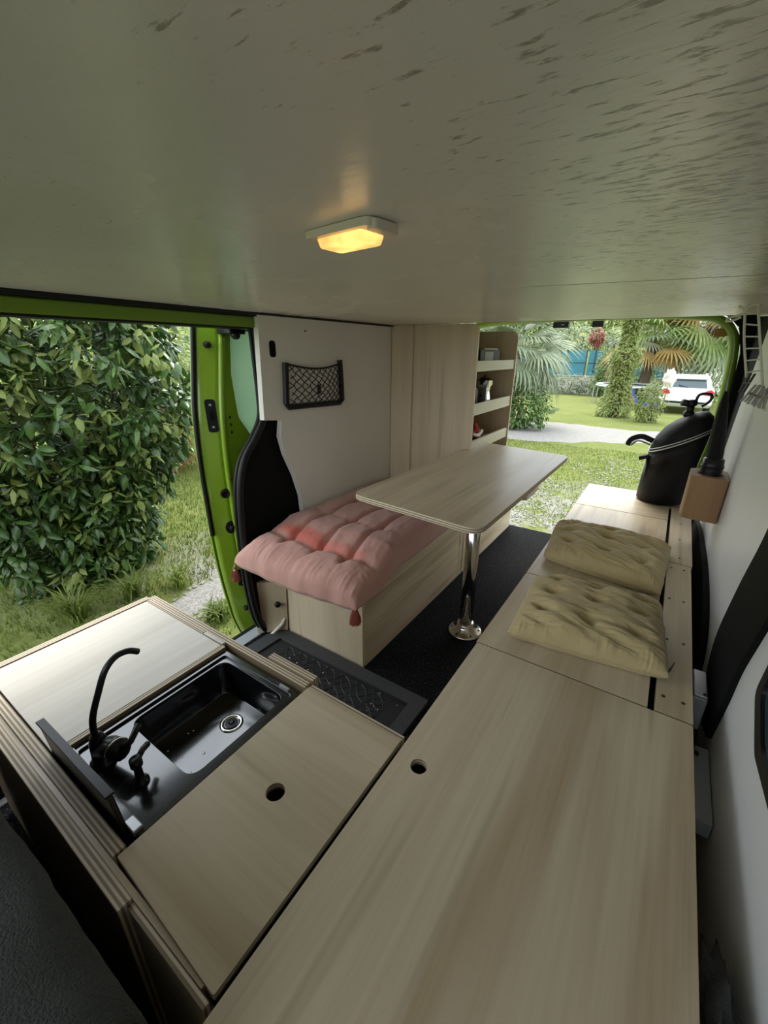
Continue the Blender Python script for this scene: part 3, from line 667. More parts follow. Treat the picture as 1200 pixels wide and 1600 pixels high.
kc = thing('seat_cushion', (-.08, 1.22, ZB), 'nearer khaki tufted seat pad with a black corner tag on the right bench', 'cushion', 'khaki seat pads')
dp = [(u+.04*(v > 0), v, .36, .12) for u in (-.62, .0, .62) for v in (-.5, .12, .62)]
pillow('pad', [(-.255, 1.020), (.130, 1.068), (.102, 1.425), (-.275, 1.375)], ZB, .085, kc, 'khaki', dp, (), 100, 120, seed=1, wr=.011, rimk=1.5, wsc=(2.2, 13), p=4, q=.45)
tg = mk('tag', MB().obox((.131, 1.092, ZB+.030), (.002, .012, 0), (.0008, 0, 0), (.004, 0, .016)), 'black_box', kc)
mk('tag_emblem', MB().tube([(.1325+.0, 1.091+.006*math.cos(a*PI/6), ZB+.030+.006*math.sin(a*PI/6)) for a in range(12)], .0008, 4, closed=True), 'label_grey', tg)
kd = thing('seat_cushion', (-.1, 1.73, ZB), 'farther khaki tufted seat pad nearer the black bag on the right bench', 'cushion', 'khaki seat pads')
dp2 = [(u-.04*(v > 0), v, .36, .12) for u in (-.62, .0, .62) for v in (-.5, .12, .62)]
pillow('pad', [(-.298, 1.575), (.098, 1.505), (.118, 1.935), (-.330, 1.935)], ZB, .090, kd, 'khaki', dp2, (), 100, 120, seed=5, wr=.012, rimk=1.5, wsc=(2, 12), p=4, q=.45)

# ---- table
tb = thing('pedestal_table', (-.586, 1.566, 0), 'long plywood table on a single chrome leg', 'table')
ZT = .740
TQ = rpoly([(-.878, 1.108), (-.378, 1.052), (-.366, 2.178), (-.845, 2.252)], [.05, .05, .045, .045], 8)
mk('tabletop', MB().plate(TQ, [], ZT-.019, ZT, XY, edge=1), ['wood_y', 'ply_z'], tb, bevel=.0015)
mk('under_batten', box(-.372, -.352, 1.42, 1.60, ZT-.034, ZT-.0195), 'wood_y', tb) if False else mk('under_batten', box(-.62, -.372, 1.50, 1.66, ZT-.038, ZT-.0195), 'wood_x', tb)
mk('leg', MB().lathe([(.030, .02), (.030, ZT-.04)], (-.586, 1.566, 0), 32), 'steel', tb, smooth=True)
fg = mk('base_flange', MB().lathe([(.078, .0005), (.078, .005), (.070, .010), (.045, .018), (.040, .040), (.034, .050), (.031, .050)], (-.586, 1.566, 0), 32), 'steel', tb, smooth=True)
for k in range(6):
    a = k*PI/3+.3; mk('flange_screw', MB().lathe([(.006, 0), (.005, .003)], (-.586+.062*math.cos(a), 1.566+.062*math.sin(a), .0115), 10), 'screw', fg)
mk('top_flange', MB().lathe([(.034, ZT-.06), (.07, ZT-.045), (.075, ZT-.039)], (-.586, 1.566, 0), 24), 'steel', tb, smooth=True)

# ---- wardrobe with open shelves to the aisle
wd = thing('shelf_cabinet', (-1.06, 2.3, .398), 'tall plywood cabinet with open side shelves behind the table', 'cabinet')
mk('front_panel', MB().plate(rpoly([(-1.20, .400), (-.812, .400), (-.824, 1.3365), (-1.20, 1.3365)], [0, 0, .035, 0], 6), [], 2.022, 2.037, XZ), 'wood_z', wd, bevel=.0015)
mk('side_panel', MB().plate(rpoly([(-1.296, .400), (-1.168, .400), (-1.168, 1.336), (-1.296, 1.336)], [0, 0, .012, .03], 6), [], 2.004, 2.0215, XZ), 'wood_z', wd, bevel=.0015)
mk('back_panel', MB().plate(rpoly([(-1.28, .400), (-.815, .400), (-.815, 1.325), (-1.28, 1.325)], [0, 0, .045, 0], 6), [], 2.60, 2.615, XZ), 'wood_z', wd, bevel=.0015)
mk('inner_panel', box(-1.25, -1.238, 2.056, 2.599, .40, 1.31), 'wood_z', wd)
for z0, z1 in ((1.120, 1.170), (.908, .966), (.72, .776), (.50, .55)):
    b_ = mk('shelf_board', box(-1.237, -.836, 2.056, 2.599, z0, z0+.010), 'wood_y', wd)
    mk('shelf_lip', box(-.835, -.822, 2.0385, 2.599, z0, z1), 'wood_pale', b_, bevel=.001)
# things on the shelves
bx = thing('black_box', (-.95, 2.28, 1.131), 'black carton with a grey label on the top shelf', 'box')
mk('carton', box(-1.02, -.86, 2.16, 2.45, 1.131, 1.222), 'black_box', bx, bevel=.003)
mk('label', box(-.86, -.8585, 2.22, 2.34, 1.150, 1.212), 'label_grey', bx)
mk('carton_lid', box(-1.022, -.856, 2.20, 2.40, 1.222, 1.230), 'label_grey', bx, bevel=.001)
pt = thing('black_cookpot', (-.93, 2.18, .919), 'squat black pot on the middle shelf', 'pot')
mk('body', MB().lathe([(.07, 0), (.078, .01), (.078, .10), (.074, .105)], (-.945, 2.17, .919), 24), 'black_box', pt, smooth=True)
mk('pot_lid', MB().lathe([(.08, 0), (.06, .012), (.012, .018), (.012, .03)], (-.945, 2.17, 1.0245), 24), 'black_plastic', pt, smooth=True)
fk = thing('coffee_maker', (-.90, 2.40, .919), 'silver stove-top coffee maker beside the black pot on the middle shelf', 'coffee maker')
mk('body', MB().lathe([(.042, 0), (.044, .01), (.032, .075), (.030, .085), (.040, .135), (.042, .145)], (-.90, 2.36, .919), 10), 'steel', fk)
mk('coffee_lid', MB().lathe([(.042, 0), (.02, .014), (.006, .016), (.006, .028)], (-.90, 2.36, 1.065), 10), 'black_plastic', fk)
mk('spout', MB().obox((-.885, 2.405, 1.045), (.008, 0, 0), (0, .016, .006), (0, -.004, .012)), 'steel', fk)
mk('handle', MB().tube([(-.895, 2.325, 1.05), (-.885, 2.285, 1.05), (-.885, 2.28, .98)], .007, 8), 'black_plastic', fk, smooth=True)
tn = thing('metal_tin', (-.88, 2.29, .919), 'slim grey metal tin between the pot and coffee maker', 'tin')
mk('tin_body', box(-.90, -.855, 2.275, 2.30, .919, 1.03), 'brushed', tn, bevel=.002); mk('tin_lid', box(-.902, -.853, 2.273, 2.302, 1.03, 1.045), 'grey_metal', tn, bevel=.002)
rb = thing('red_bag', (-.95, 2.22, .731), 'crumpled red cloth bag on the lowest visible shelf', 'bag')
mk('bag_body', MB().blob((-.95, 2.20, .775), (.10, .12, .065), 28, .5, 2.4, flat=.731), 'red_cloth', rb, smooth=True)
mk('white_trim', MB().tube(spline([(-.86, 2.13, .80), (-.85, 2.19, .785), (-.855, 2.26, .80)], 5), .010, 8), 'white_yarn', rb, smooth=True)
mk('handle', MB().tube(spline([(-.90, 2.12, .82), (-.89, 2.14, .87), (-.89, 2.20, .875), (-.90, 2.24, .81)], 5), .008, 6), 'red_cloth', rb, smooth=True)

# ---- net pocket
npk = thing('net_pocket', (-1.297, 1.4, .985), 'black framed net pocket on the white side panel', 'net pocket')
FX = -1.292
fpth = [(FX, 1.232, 1.166), (FX, 1.226, 1.08), (FX, 1.222, 1.010), (FX, 1.235, .995), (FX, 1.40, .990), (FX, 1.555, .985), (FX, 1.574, .998), (FX, 1.572, 1.08), (FX, 1.565, 1.172)]
mk('frame', MB().tube(fpth, .0125, 8), 'black_plastic', npk, bevel=0)
sag = lambda u: 1.160-.020*math.sin(PI*u)
bel = lambda u, v: FX+.010+.030*math.sin(PI*u)*math.sin(PI*min(1, v*.75+.15))
def npt(u, v):
    return (bel(u, v), 1.232+.334*u, 1.0+(sag(u)-1.0)*v)
net = MB(); nd = 9
for s_ in (1, -1):
    for k in range(-6, 15):
        pts = []
        for t in np.linspace(0, 1, 13):
            u = k/nd+s_*t*.55+(0 if s_ > 0 else .0); v = t
            if 0 <= u <= 1:
                wob = .12*math.sin(t*PI*9)/nd
                pts.append(npt(min(1, max(0, u+wob)), v))
        if len(pts) > 1: net.tube(pts, .0020, 5)
mk('netting', net, 'net', npk); mk('elastic_edge', MB().tube([npt(u, 1) for u in np.linspace(0, 1, 14)], .004, 6), 'net', npk, smooth=True)
cp = thing('cloth_cap', (-1.285, 1.44, 1.01), 'pale crumpled cap tucked in the net pocket', 'cap')
mk('crown', MB().blob((-1.289, 1.475, 1.052), (.010, .065, .048), 24, .25, 1.6), 'white_yarn', cp, smooth=True)
mk('peak', MB().obox((-1.279, 1.405, 1.055), (.002, 0, 0), (.001, .010, 0), (0, 0, .020)), 'black_box', cp, bevel=.002)

# ---- door mat
mt = thing('door_mat', (-.93, .85, 0), 'black rubber mat with embossed leaves in front of the left bench', 'mat')
mo = [(-1.325, .60), (-.525, .60), (-.520, 1.085), (-1.300, 1.088)]; mi_ = [(-1.255, .65), (-.570, .65), (-.575, 1.030), (-1.235, 1.030)]
mk('border', MB().plate(rpoly(mo, .008, 3), [mi_], .001, .016, XY), 'mat_border', mt, bevel=.004)
mk('field', MB().plate(mi_, [], .001, .007, XY), 'mat_field', mt)
rel = MB()
for i in range(9):
    for j in range(5):
        cx, cy = -1.20+i*.075, .68+j*.075
        for s_ in (1, -1):
            a0 = s_*PI/4+(PI/2 if (i+j) % 2 else 0)
            pts = []
            for k in range(14):
                t = 2*PI*k/14; ex, ey = .046*math.cos(t), .017*math.sin(t)*(1-.1*math.cos(t))
                pts.append((cx+ex*math.cos(a0)-ey*math.sin(a0), cy+ex*math.sin(a0)+ey*math.cos(a0), .0078))
            if all(-1.23 < p[0] < -.60 and .66 < p[1] < 1.02 for p in pts): mk('leaf_relief', MB().tube(pts, .0018, 4, closed=True), 'mat_relief', mt)
cr_ = MB()
for k in range(40):
    x, y = random.uniform(-1.2, -.6), random.uniform(.7, 1.02); cr_.blob((x, y, .0085), (.0025*random.uniform(.5, 1.3), .002, .0015), 6, .3)
mk('crumbs', cr_, 'white_yarn', mt, kind='stuff')

# ---- black barrel bag
bg = thing('padded_bag', (.045, 2.69, ZB), 'tall black padded bag with a slanted lid on the far end of the right bench', 'bag')
BC = (.045, 2.69)
def lean(x, y, z): return (x+.05*max(0, z)+(.02 if z > .4 else 0), y, z)
LIDZ = lambda x: .375+.62*x+.02
mk('body', MB().lathe([(.100, 0), (.112, .01), (.114, .10), (.117, .25), (.122, .33), (.124, .40)], (*BC, ZB), 32, fn=lambda x, y, z: (x+.06*z, y, z if z < .3 else z-.07+.55*x)), 'bag', bg, smooth=True)
lid = mk('lid', MB().lathe([(.124, 0), (.123, .03), (.112, .075), (.085, .112), (.045, .130), (.01, .134)], (*BC, ZB+.335), 32, fn=lambda x, y, z: (x+.024+.08*z, y, z+.55*x)), 'bag', bg, smooth=True)
rim = [(BC[0]+.024+.127*math.cos(a), BC[1]+.127*math.sin(a), ZB+.335+.55*.127*math.cos(a)) for a in np.linspace(0, 2*PI, 40, endpoint=False)]
mk('silver_piping', MB().tube(rim, .0042, 6, closed=True), 'silver', bg, smooth=True)
mk('silver_piping', MB().tube([(p[0]+.001, p[1], p[2]+.014) for p in rim], .0032, 6, closed=True), 'silver', bg, smooth=True)
mk('knob', MB().lathe([(.022, 0), (.026, .008), (.024, .022), (.018, .026), (.018, .052), (.026, .058), (.026, .075), (.015, .085)], (BC[0]+.035, BC[1], ZB+.462), 20), 'black_plastic', bg, smooth=True)
mk('spout', MB().tube([(BC[0]+.035, BC[1]-.005, ZB+.525), (BC[0]-.005, BC[1]-.02, ZB+.532)], [.016, .018], 12), 'black_plastic', bg, smooth=True)
mk('handle', MB().tube(spline([(BC[0]+.05, BC[1], ZB+.53), (BC[0]+.06, BC[1], ZB+.572), (BC[0]+.105, BC[1], ZB+.575), (BC[0]+.108, BC[1], ZB+.545), (BC[0]+.08, BC[1], ZB+.515)], 5), .007, 8), 'black_plastic', bg, smooth=True)
st = spline([(BC[0]-.09, BC[1]-.03, ZB+.325), (BC[0]-.145, BC[1]-.04, ZB+.345), (BC[0]-.190, BC[1]-.03, ZB+.325), (BC[0]-.205, BC[1]-.02, ZB+.292), (BC[0]-.19, BC[1]-.01, ZB+.29), (BC[0]-.16, BC[1], ZB+.315), (BC[0]-.10, BC[1], ZB+.30)], 5)
mk('strap', MB().tube(st, .014, 8, flat=.25), 'bag', bg, smooth=True)
mk('buckle_tab', MB().obox((BC[0]-.115, BC[1]-.03, ZB+.235), (.022, 0, .008), (0, .02, 0), (-.002, 0, .010)), 'bag', bg, bevel=.003)

# ---- oak holder with folded umbrella
oh = thing('wooden_holder', (.185, 2.15, .565), 'oak cup holder fixed to the right wall above the bench', 'holder')
oo = rpoly([(.122, 2.07), (.249, 2.06), (.249, 2.23), (.122, 2.23)], [.04, .01, .01, .04], 8); oi_ = circ(.190, 2.145, .045, 24)
mk('block', MB().plate(oo, [oi_], .565, .748, XY), 'oak', oh, bevel=.003)
mk('holder_bottom', MB().plate(circ(.190, 2.145, .046, 24), [], .565, .575, XY), 'oak', oh)
um = thing('folded_umbrella', (.19, 2.145, .576), 'folded black umbrella standing in the oak holder', 'umbrella')
mk('handle_grip', MB().lathe([(.03, 0), (.038, .01), (.039, .20), (.036, .235), (.028, .24)], (.188, 2.145, .576), 20), 'black_plastic', um, smooth=True)
mk('grip_ring', MB().lathe([(.0405, 0), (.0405, .01)], (.188, 2.145, .775), 20), 'black_rubber', um, smooth=True)
mk('canopy', MB().lathe([(.026, .235), (.027, .26), (.022, .36), (.014, .45), (.005, .50)], (.188, 2.145, .576), 24, fn=lambda x, y, z: (x*(1+.14*math.sin(7*math.atan2(y, x)))-.09*(z-.23), y*(1+.14*math.sin(7*math.atan2(y, x)))-.0*(z-.23), z)), 'bag', um)
mk('tip', MB().tube([(.164, 2.145, 1.07), (.158, 2.145, 1.12)], .003, 6), 'grey_metal', um)

# ---- white wire rack with pegs
wk = thing('wire_rack', (.17, 1.6, 1.05), 'white ladder shaped wire rack hanging at the right end of the ceiling', 'rack')
YR = 1.60
mk('rail', MB().tube(spline([(.095, YR, 1.333), (.112, YR, 1.318), (.128, YR, 1.25), (.158, YR, 1.149)], 5), .0030, 8), 'white_metal', wk, smooth=True)
mk('rail', MB().tube([(.138, YR, 1.328), (.150, YR, 1.29), (.180, YR, 1.19), (.219, YR, 1.063)], .0032, 8), 'white_metal', wk, smooth=True)
for k in range(5):
    t = .18+k*.185
    a = (.112+.046*t, YR, 1.318-.169*t); b_ = (.146+.046*t, YR, 1.312-.155*t)
    mk('rung', MB().tube([a, b_], .0020, 6), 'white_metal', wk)
mk('hook', MB().tube(spline([(.112, YR, 1.318), (.120, YR, 1.332), (.138, YR, 1.336), (.139, YR, 1.325)], 5), .0030, 8), 'white_metal', wk, smooth=True)
mk('hook', MB().tube(spline([(.112, YR, 1.314), (.095, YR, 1.308), (.080, YR, 1.304), (.078, YR, 1.297), (.090, YR, 1.297), (.108, YR, 1.306)], 5), .0030, 8), 'white_metal', wk, smooth=True)
mk('hook', MB().tube([(.170, YR+.25, 1.325), (.20, YR, 1.31), (.235, YR-.1, 1.318)], .0035, 8), 'white_metal', wk, smooth=True)
def peg(c, d, mat, label):
    p = thing('clothes_peg', c, label, 'peg', 'pegs on the wire rack')
    d = unit(d); sdv = np.array([.0045, .0, 0])
    for s_ in (-1, 1): mk('jaw', MB().obox(np.array(c)+sdv*s_, d*.026, (0, .004, 0), np.array([.003, 0, 0])), mat, p, bevel=.001)
    mk('spring', MB().tube([(c[0]-.006, c[1]-.005, c[2]), (c[0]+.006, c[1]-.005, c[2])], .0035, 8), 'steel', p)
peg((.163, YR-.004, 1.135), (.25, 0, 1), 'black_plastic', 'black clothes peg at the lower left end of the wire rack')
for k, (dx, ang) in enumerate(((.176, .9), (.188, .6), (.200, .35), (.207, .1))):
    peg((dx, YR-.012-.006*k, 1.108-.004*k), (ang*.5, 0, 1), 'label_grey', ['leftmost', 'second', 'third', 'rightmost'][k]+' of four grey pegs fanned on the wire rack')
mk('foot_wire', MB().tube(spline([(.219, YR, 1.063), (.205, YR, 1.072), (.196, YR, 1.083), (.19, YR, 1.078), (.196, YR, 1.072)], 5), .0025, 6), 'white_metal', wk, smooth=True)

# ---- dome light
dl = thing('dome_light', (-.335, .441, ZC-.016), 'warm lit oblong dome lamp on the ceiling', 'lamp')
ca, sa = math.cos(-.12), math.sin(-.12)
def rot2(p): return (-.340+(p[0])*ca*.94-(p[1])*sa, .436+(p[0])*sa+(p[1])*ca)
mk('base', MB().plate([rot2(p) for p in rrect(-.056, .056, -.026, .026, .012, 5)], [], ZC-.0085, ZC-.0005, XY), 'white_plastic', dl, bevel=.003)
mk('end_clip', MB().plate([rot2(p) for p in rrect(.045, .060, -.020, .020, .006, 4)], [], ZC-.011, ZC-.0015, XY), 'white_plastic', dl, bevel=.002)
m_, nt_, b_ = nm('glowing_amber_lens')
b_.inputs['Base Color'].default_value = (.85, .55, .25, 1); b_.inputs['Emission Color'].default_value = (1, .50, .13, 1)
tc_ = coords(nt_, (12, 12, 12)); L(nt_, ramp(nt_, noise_n(nt_, tc_, 2.2, 3), [(.38, (.30,)*3), (.62, (.62,)*3)]), b_.inputs['Emission Strength'])
M['lens'] = m_
vl = []
mk('lens', MB().add([(*rot2((x*s_, y*s_)), z) for z, s_ in ((ZC-.008, 1), (ZC-.018, .9)) for x, y in rrect(-.040, .038, -.019, .021, .006, 3)], [tuple(list(range(16))), tuple(range(31, 15, -1))]+[(i, (i+1) % 16, (i+1) % 16+16, i+16) for i in range(16)]), 'lens', dl, bevel=.002)
mk('switch', MB().plate([rot2(p) for p in rrect(-.004, .010, .021, .025, .001, 2)], [], ZC-.016, ZC-.008, XY), 'black_plastic', dl)
lp = bpy.data.lights.new('dome_bulb', 'POINT'); lp.energy = .004; lp.color = (1, .62, .25); lp.shadow_soft_size = .015
lo = bpy.data.objects.new('dome_bulb', lp); COL.objects.link(lo); lo.parent = dl; lo.location = (0, 0, -.02)

# ---- small fittings between the right bench and the wall
jb = thing('junction_box', (.222, 1.18, .30), 'small grey junction box behind the right bench edge', 'box')
mk('housing', box(.196, .228, 1.13, 1.25, .30, .398), 'grey_metal', jb, bevel=.004)
mk('cover', box(.1975, .2265, 1.135, 1.245, .398, .403), 'brushed', jb, bevel=.002)
mk('cover_screw', MB().lathe([(.004, 0), (.004, .0015)], (.220, 1.145, .403), 8), 'screw', jb)
mk('cable', MB().tube(spline([(.215, 1.09, .33), (.212, 1.05, .31), (.218, 1.0, .26), (.215, .96, .15)], 5), .006, 8), 'black_rubber', jb, smooth=True)
bk = thing('bracket_plate', (.225, .95, .0), 'grey sheet bracket below the junction box', 'bracket')
mk('plate', box(.196, .249, .86, 1.075, .26, .30), 'grey_metal', bk, bevel=.002); mk('post', box(.20, .245, 1.0, 1.06, .0, .26), 'grey_metal', bk)
mk('bracket_bolt', MB().lathe([(.007, 0), (.006, .005)], (.222, 1.045, .30), 6), 'screw', bk)
gc = thing('grey_rag', (.218, .36, .30), 'dark grey fleece rag stuffed between chest and right wall', 'cloth')
mk('rag', MB().blob((.216, .42, .36), (.026, .14, .07), 30, .55, 3), 'dark_fabric', gc, smooth=True)
mk('rag_support', box(.19, .245, .2, .6, .05, .30), 'black_trim', gc)

# ---- seat behind the camera with the fleece throw
se = thing('cab_seat', (-.78, -.15, -.2), 'dark cloth back of the cab seat at the left foreground', 'seat')
mk('backrest', MB().plate(rrect(-1.15, -.30, -.05, .66, .06, 6), [], -.12, .005, XZ), 'seat_fabric', se, bevel=.02)
mk('seat_squab', box(-1.15, -.30, -.62, -.121, -.1, .14), 'seat_fabric', se, bevel=.03)
mk('seat_plinth', box(-1.10, -.35, -.58, -.14, -.2, -.1), 'black_trim', se)
tw = thing('fleece_throw', (-.78, .0, .2), 'grey fleece throw draped over the cab seat back', 'blanket')
def twf(u, v):
    x = -1.16+.90*u
    ang = min(1, max(0, (v-.15)/.25)); s_ = .010*noise.noise(Vector((x*6, v*5, 2)))+.012*math.sin(x*17+v*2)*max(0, v-.3)
    if v < .15: y, z = -.13, .55+.13*(v/.15)
    elif v < .4: a = PI*ang; y, z = -.052-.078*math.cos(a), .68+.02*math.sin(a)
    else: y, z = .026, .68-(v-.4)/.6*.62
    return (x, y+s_*(1 if v > .35 else 0)+.004*noise.noise(Vector((x*22, v*22, 0))), z+.006*noise.noise(Vector((x*9, v*9, 7))))
mk('throw', MB().grid(90, 70, twf), 'dark_fabric', tw, smooth=True, solid=-.008)

# ================================================================== THE GARDEN
def mesh_np(name, V, F, mat, parent=None, kind=None, label=None, cat=None, smooth=False):
    off = WL[parent.name] if parent is not None else np.zeros(3)
    me = bpy.data.meshes.new(name); V = np.asarray(V, float)-off; F = np.asarray(F, int)
    me.vertices.add(len(V)); me.vertices.foreach_set('co', V.ravel())
    k = F.shape[1]; me.loops.add(F.size); me.loops.foreach_set('vertex_index', F.ravel())
    me.polygons.add(len(F)); me.polygons.foreach_set('loop_start', np.arange(len(F))*k); me.polygons.foreach_set('loop_total', np.full(len(F), k))
    me.materials.append(M[mat]); me.update(); me.validate()
    if smooth: me.polygons.foreach_set('use_smooth', [True]*len(F))
    o = bpy.data.objects.new(name, me); COL.objects.link(o)
    if parent is not None: o.parent = parent
    WL[o.name] = off; tag(o, label, cat, None, kind); return o
gx = np.unique(np.concatenate([np.linspace(-70, -12, 20), np.linspace(-12, 12, 60), np.linspace(12, 60, 16)]))
gy = np.unique(np.concatenate([np.linspace(-40, -2, 14), np.linspace(-2, 30, 90), np.linspace(30, 90, 30)]))
def gz(x, y):
    z = -.55-.025*max(0, y-3)
    if y > 36: z += (y-36)*.24
    if x < -14: z += (-14-x)*.10
    return z+.02*noise.noise(Vector((x*.8, y*.8, 0)))*(1 if abs(x+.5) > 2 or y > 4 else .3)
V = [(x, y, gz(x, y)) for x in gx for y in gy]; ny = len(gy)
F = [(i*ny+j, (i+1)*ny+j, (i+1)*ny+j+1, i*ny+j+1) for i in range(len(gx)-1) for j in range(ny-1)]
mesh_np('lawn', V, F, 'lawn', kind='structure', label='yellow green lawn around the van', smooth=True)
def strip(name, left, right, label, dz=.012):
    a = spline([(*p, 0) for p in left], 10); b = spline([(*p, 0) for p in right], 10); n = len(a); cols = 6
    V = []
    for i in range(n):
        for k in range(cols+1):
            t = k/cols; p = a[i]*(1-t)+b[i]*t
            if k in (0, cols): p = p+np.array([noise.noise(Vector(p)*3), noise.noise(Vector(p)*3+Vector((5, 5, 5))), 0])*.22*min(1, np.linalg.norm(b[i]-a[i]))
            V.append((p[0], p[1], gz(p[0], p[1])+(dz if k not in (0, cols) else -.004)))
    F = [(i*(cols+1)+k, i*(cols+1)+k+1, (i+1)*(cols+1)+k+1, (i+1)*(cols+1)+k) for i in range(n-1) for k in range(cols)]
    return mesh_np(name, V, F, 'gravel', kind='structure', label=label, smooth=True)
strip('gravel_drive', [(-14, 8.5), (-6, 9.4), (-2.5, 10.0), (-.6, 11.4), (3, 13.5), (9, 15)], [(-14, 12.5), (-6, 13.7), (-2.5, 14.1), (-.6, 13.9), (3, 16.3), (9, 18.5)], 'pale gravel drive crossing the lawn behind the van', .03)
strip('gravel_path', [(-2.72, -.8), (-2.75, .5), (-2.78, 1.2), (-2.84, 1.9), (-3.0, 3.0), (-3.2, 5)], [(-2.42, -.8), (-2.45, .5), (-2.48, 1.2), (-2.52, 1.9), (-2.6, 3.0), (-2.7, 5)], 'narrow gravel path beside the open side door')
strip('gravel_border', [(-2.02, -.8), (-2.05, .5), (-2.08, 1.2), (-2.1, 1.9), (-2.1, 3.0)], [(-1.2, -.8), (-1.2, .5), (-1.2, 1.2), (-1.2, 1.9), (-1.2, 3.0)], 'gravel border right under the van side')
# loose pebbles
pv = []; pf = []
def pebble(x, y, s_):
    z = gz(x, y)+.008; o = len(pv); a = random.random()*6
    for k in range(4): pv.append((x+s_*math.cos(a+k*PI/2)*random.uniform(.7, 1.2), y+s_*math.sin(a+k*PI/2)*random.uniform(.7, 1.2), z))
    pv.append((x, y, z+s_*.8)); pf.extend([(o, o+1, o+4), (o+1, o+2, o+4), (o+2, o+3, o+4), (o+3, o, o+4)])
for k in range(2200):
    y = random.uniform(.4, 4.5); pebble(random.uniform(-2.86, -2.42) if k % 2 else random.uniform(-2.1, -1.55), y, random.uniform(.008, .02))
for k in range(3500):
    y = random.uniform(3.1, 9); x = random.uniform(-3.4, .9)
    if noise.noise(Vector((x*1.1, y*1.1, 3))) > -.05: pebble(x, y, random.uniform(.010, .024))
mesh_np('loose_pebbles', pv, pf, 'pebble', kind='stuff', label='loose grey pebbles scattered over the paths', cat='pebbles')
# grass blades
def blades(n, xr, yr, hr, skip=None):
    x = rng.uniform(*xr, n); y = rng.uniform(*yr, n)
    if skip is not None: k = ~skip(x, y); x, y = x[k], y[k]; n = len(x)
    h = rng.uniform(*hr, n); a = rng.uniform(0, 2*PI, n); w = .004+.004*rng.random(n); ln = rng.uniform(.1, .7, n)*h; b = rng.uniform(0, 2*PI, n)
    z = np.array([gz(p, q) for p, q in zip(x, y)])-.005
    V = np.empty((n*3, 3)); V[0::3] = np.c_[x-w*np.cos(a), y-w*np.sin(a), z]; V[1::3] = np.c_[x+w*np.cos(a), y+w*np.sin(a), z]; V[2::3] = np.c_[x+ln*np.cos(b), y+ln*np.sin(b), z+h]
    return V, np.arange(n*3).reshape(-1, 3)
onpath = lambda x, y: ((x > -2.83-.03*y) & (x < -2.47)) | (x > -2.1)
V1, F1 = blades(60000, (-9, -1.9), (-.2, 6.5), (.03, .075), onpath)
V2, F2 = blades(26000, (-4.5, 1.5), (4.5, 10), (.025, .05))
mesh_np('grass_blades', np.vstack([V1, V2]), np.vstack([F1, F2+len(V1)]), 'grassblade', kind='stuff', label='short grass blades of the lawn', cat='grass')
def tuft(x, y, n, h, label):
    z = gz(x, y); t = thing('grass_tuft', (x, y, z), label, 'grass', 'grass tufts by the shrub')
    mb = MB()
    for k in range(n):
        a = random.random()*2*PI; hh = h*random.uniform(.6, 1.1); r = hh*random.uniform(.35, .9); w = .006
        b0 = np.array([x+random.gauss(0, .035), y+random.gauss(0, .035), z]); dirv = np.array([math.cos(a), math.sin(a), 0]); sv = np.array([-math.sin(a), math.cos(a), 0])*w
        P = [b0+dirv*r*t_**1.5+np.array([0, 0, hh*(t_*1.5-.75*t_*t_*1.15)]) for t_ in (0, .35, .7, 1)]
        o = [P[0]-sv, P[0]+sv, P[1]+sv, P[1]-sv, P[2]+sv*.7, P[2]-sv*.7, P[3]]
        mb.add(o, [(0, 1, 2, 3), (3, 2, 4, 5), (5, 4, 6)])
    mk('blades', mb, 'grassblade', t, kind='stuff', smooth=True)
tuft(-3.08, 1.22, 60, .30, 'tall arching grass tuft under the middle of the shrub')
tuft(-2.95, 1.52, 60, .26, 'arching grass tuft right of the shrub foot')
tuft(-2.33, 1.42, 110, .16, 'low grass tuft on the gravel by the green door')
tuft(-2.25, 1.62, 70, .13, 'small grass tuft half hidden by the green door edge')
tuft(-3.12, .86, 80, .34, 'dry grass tuft at the left foot of the shrub')

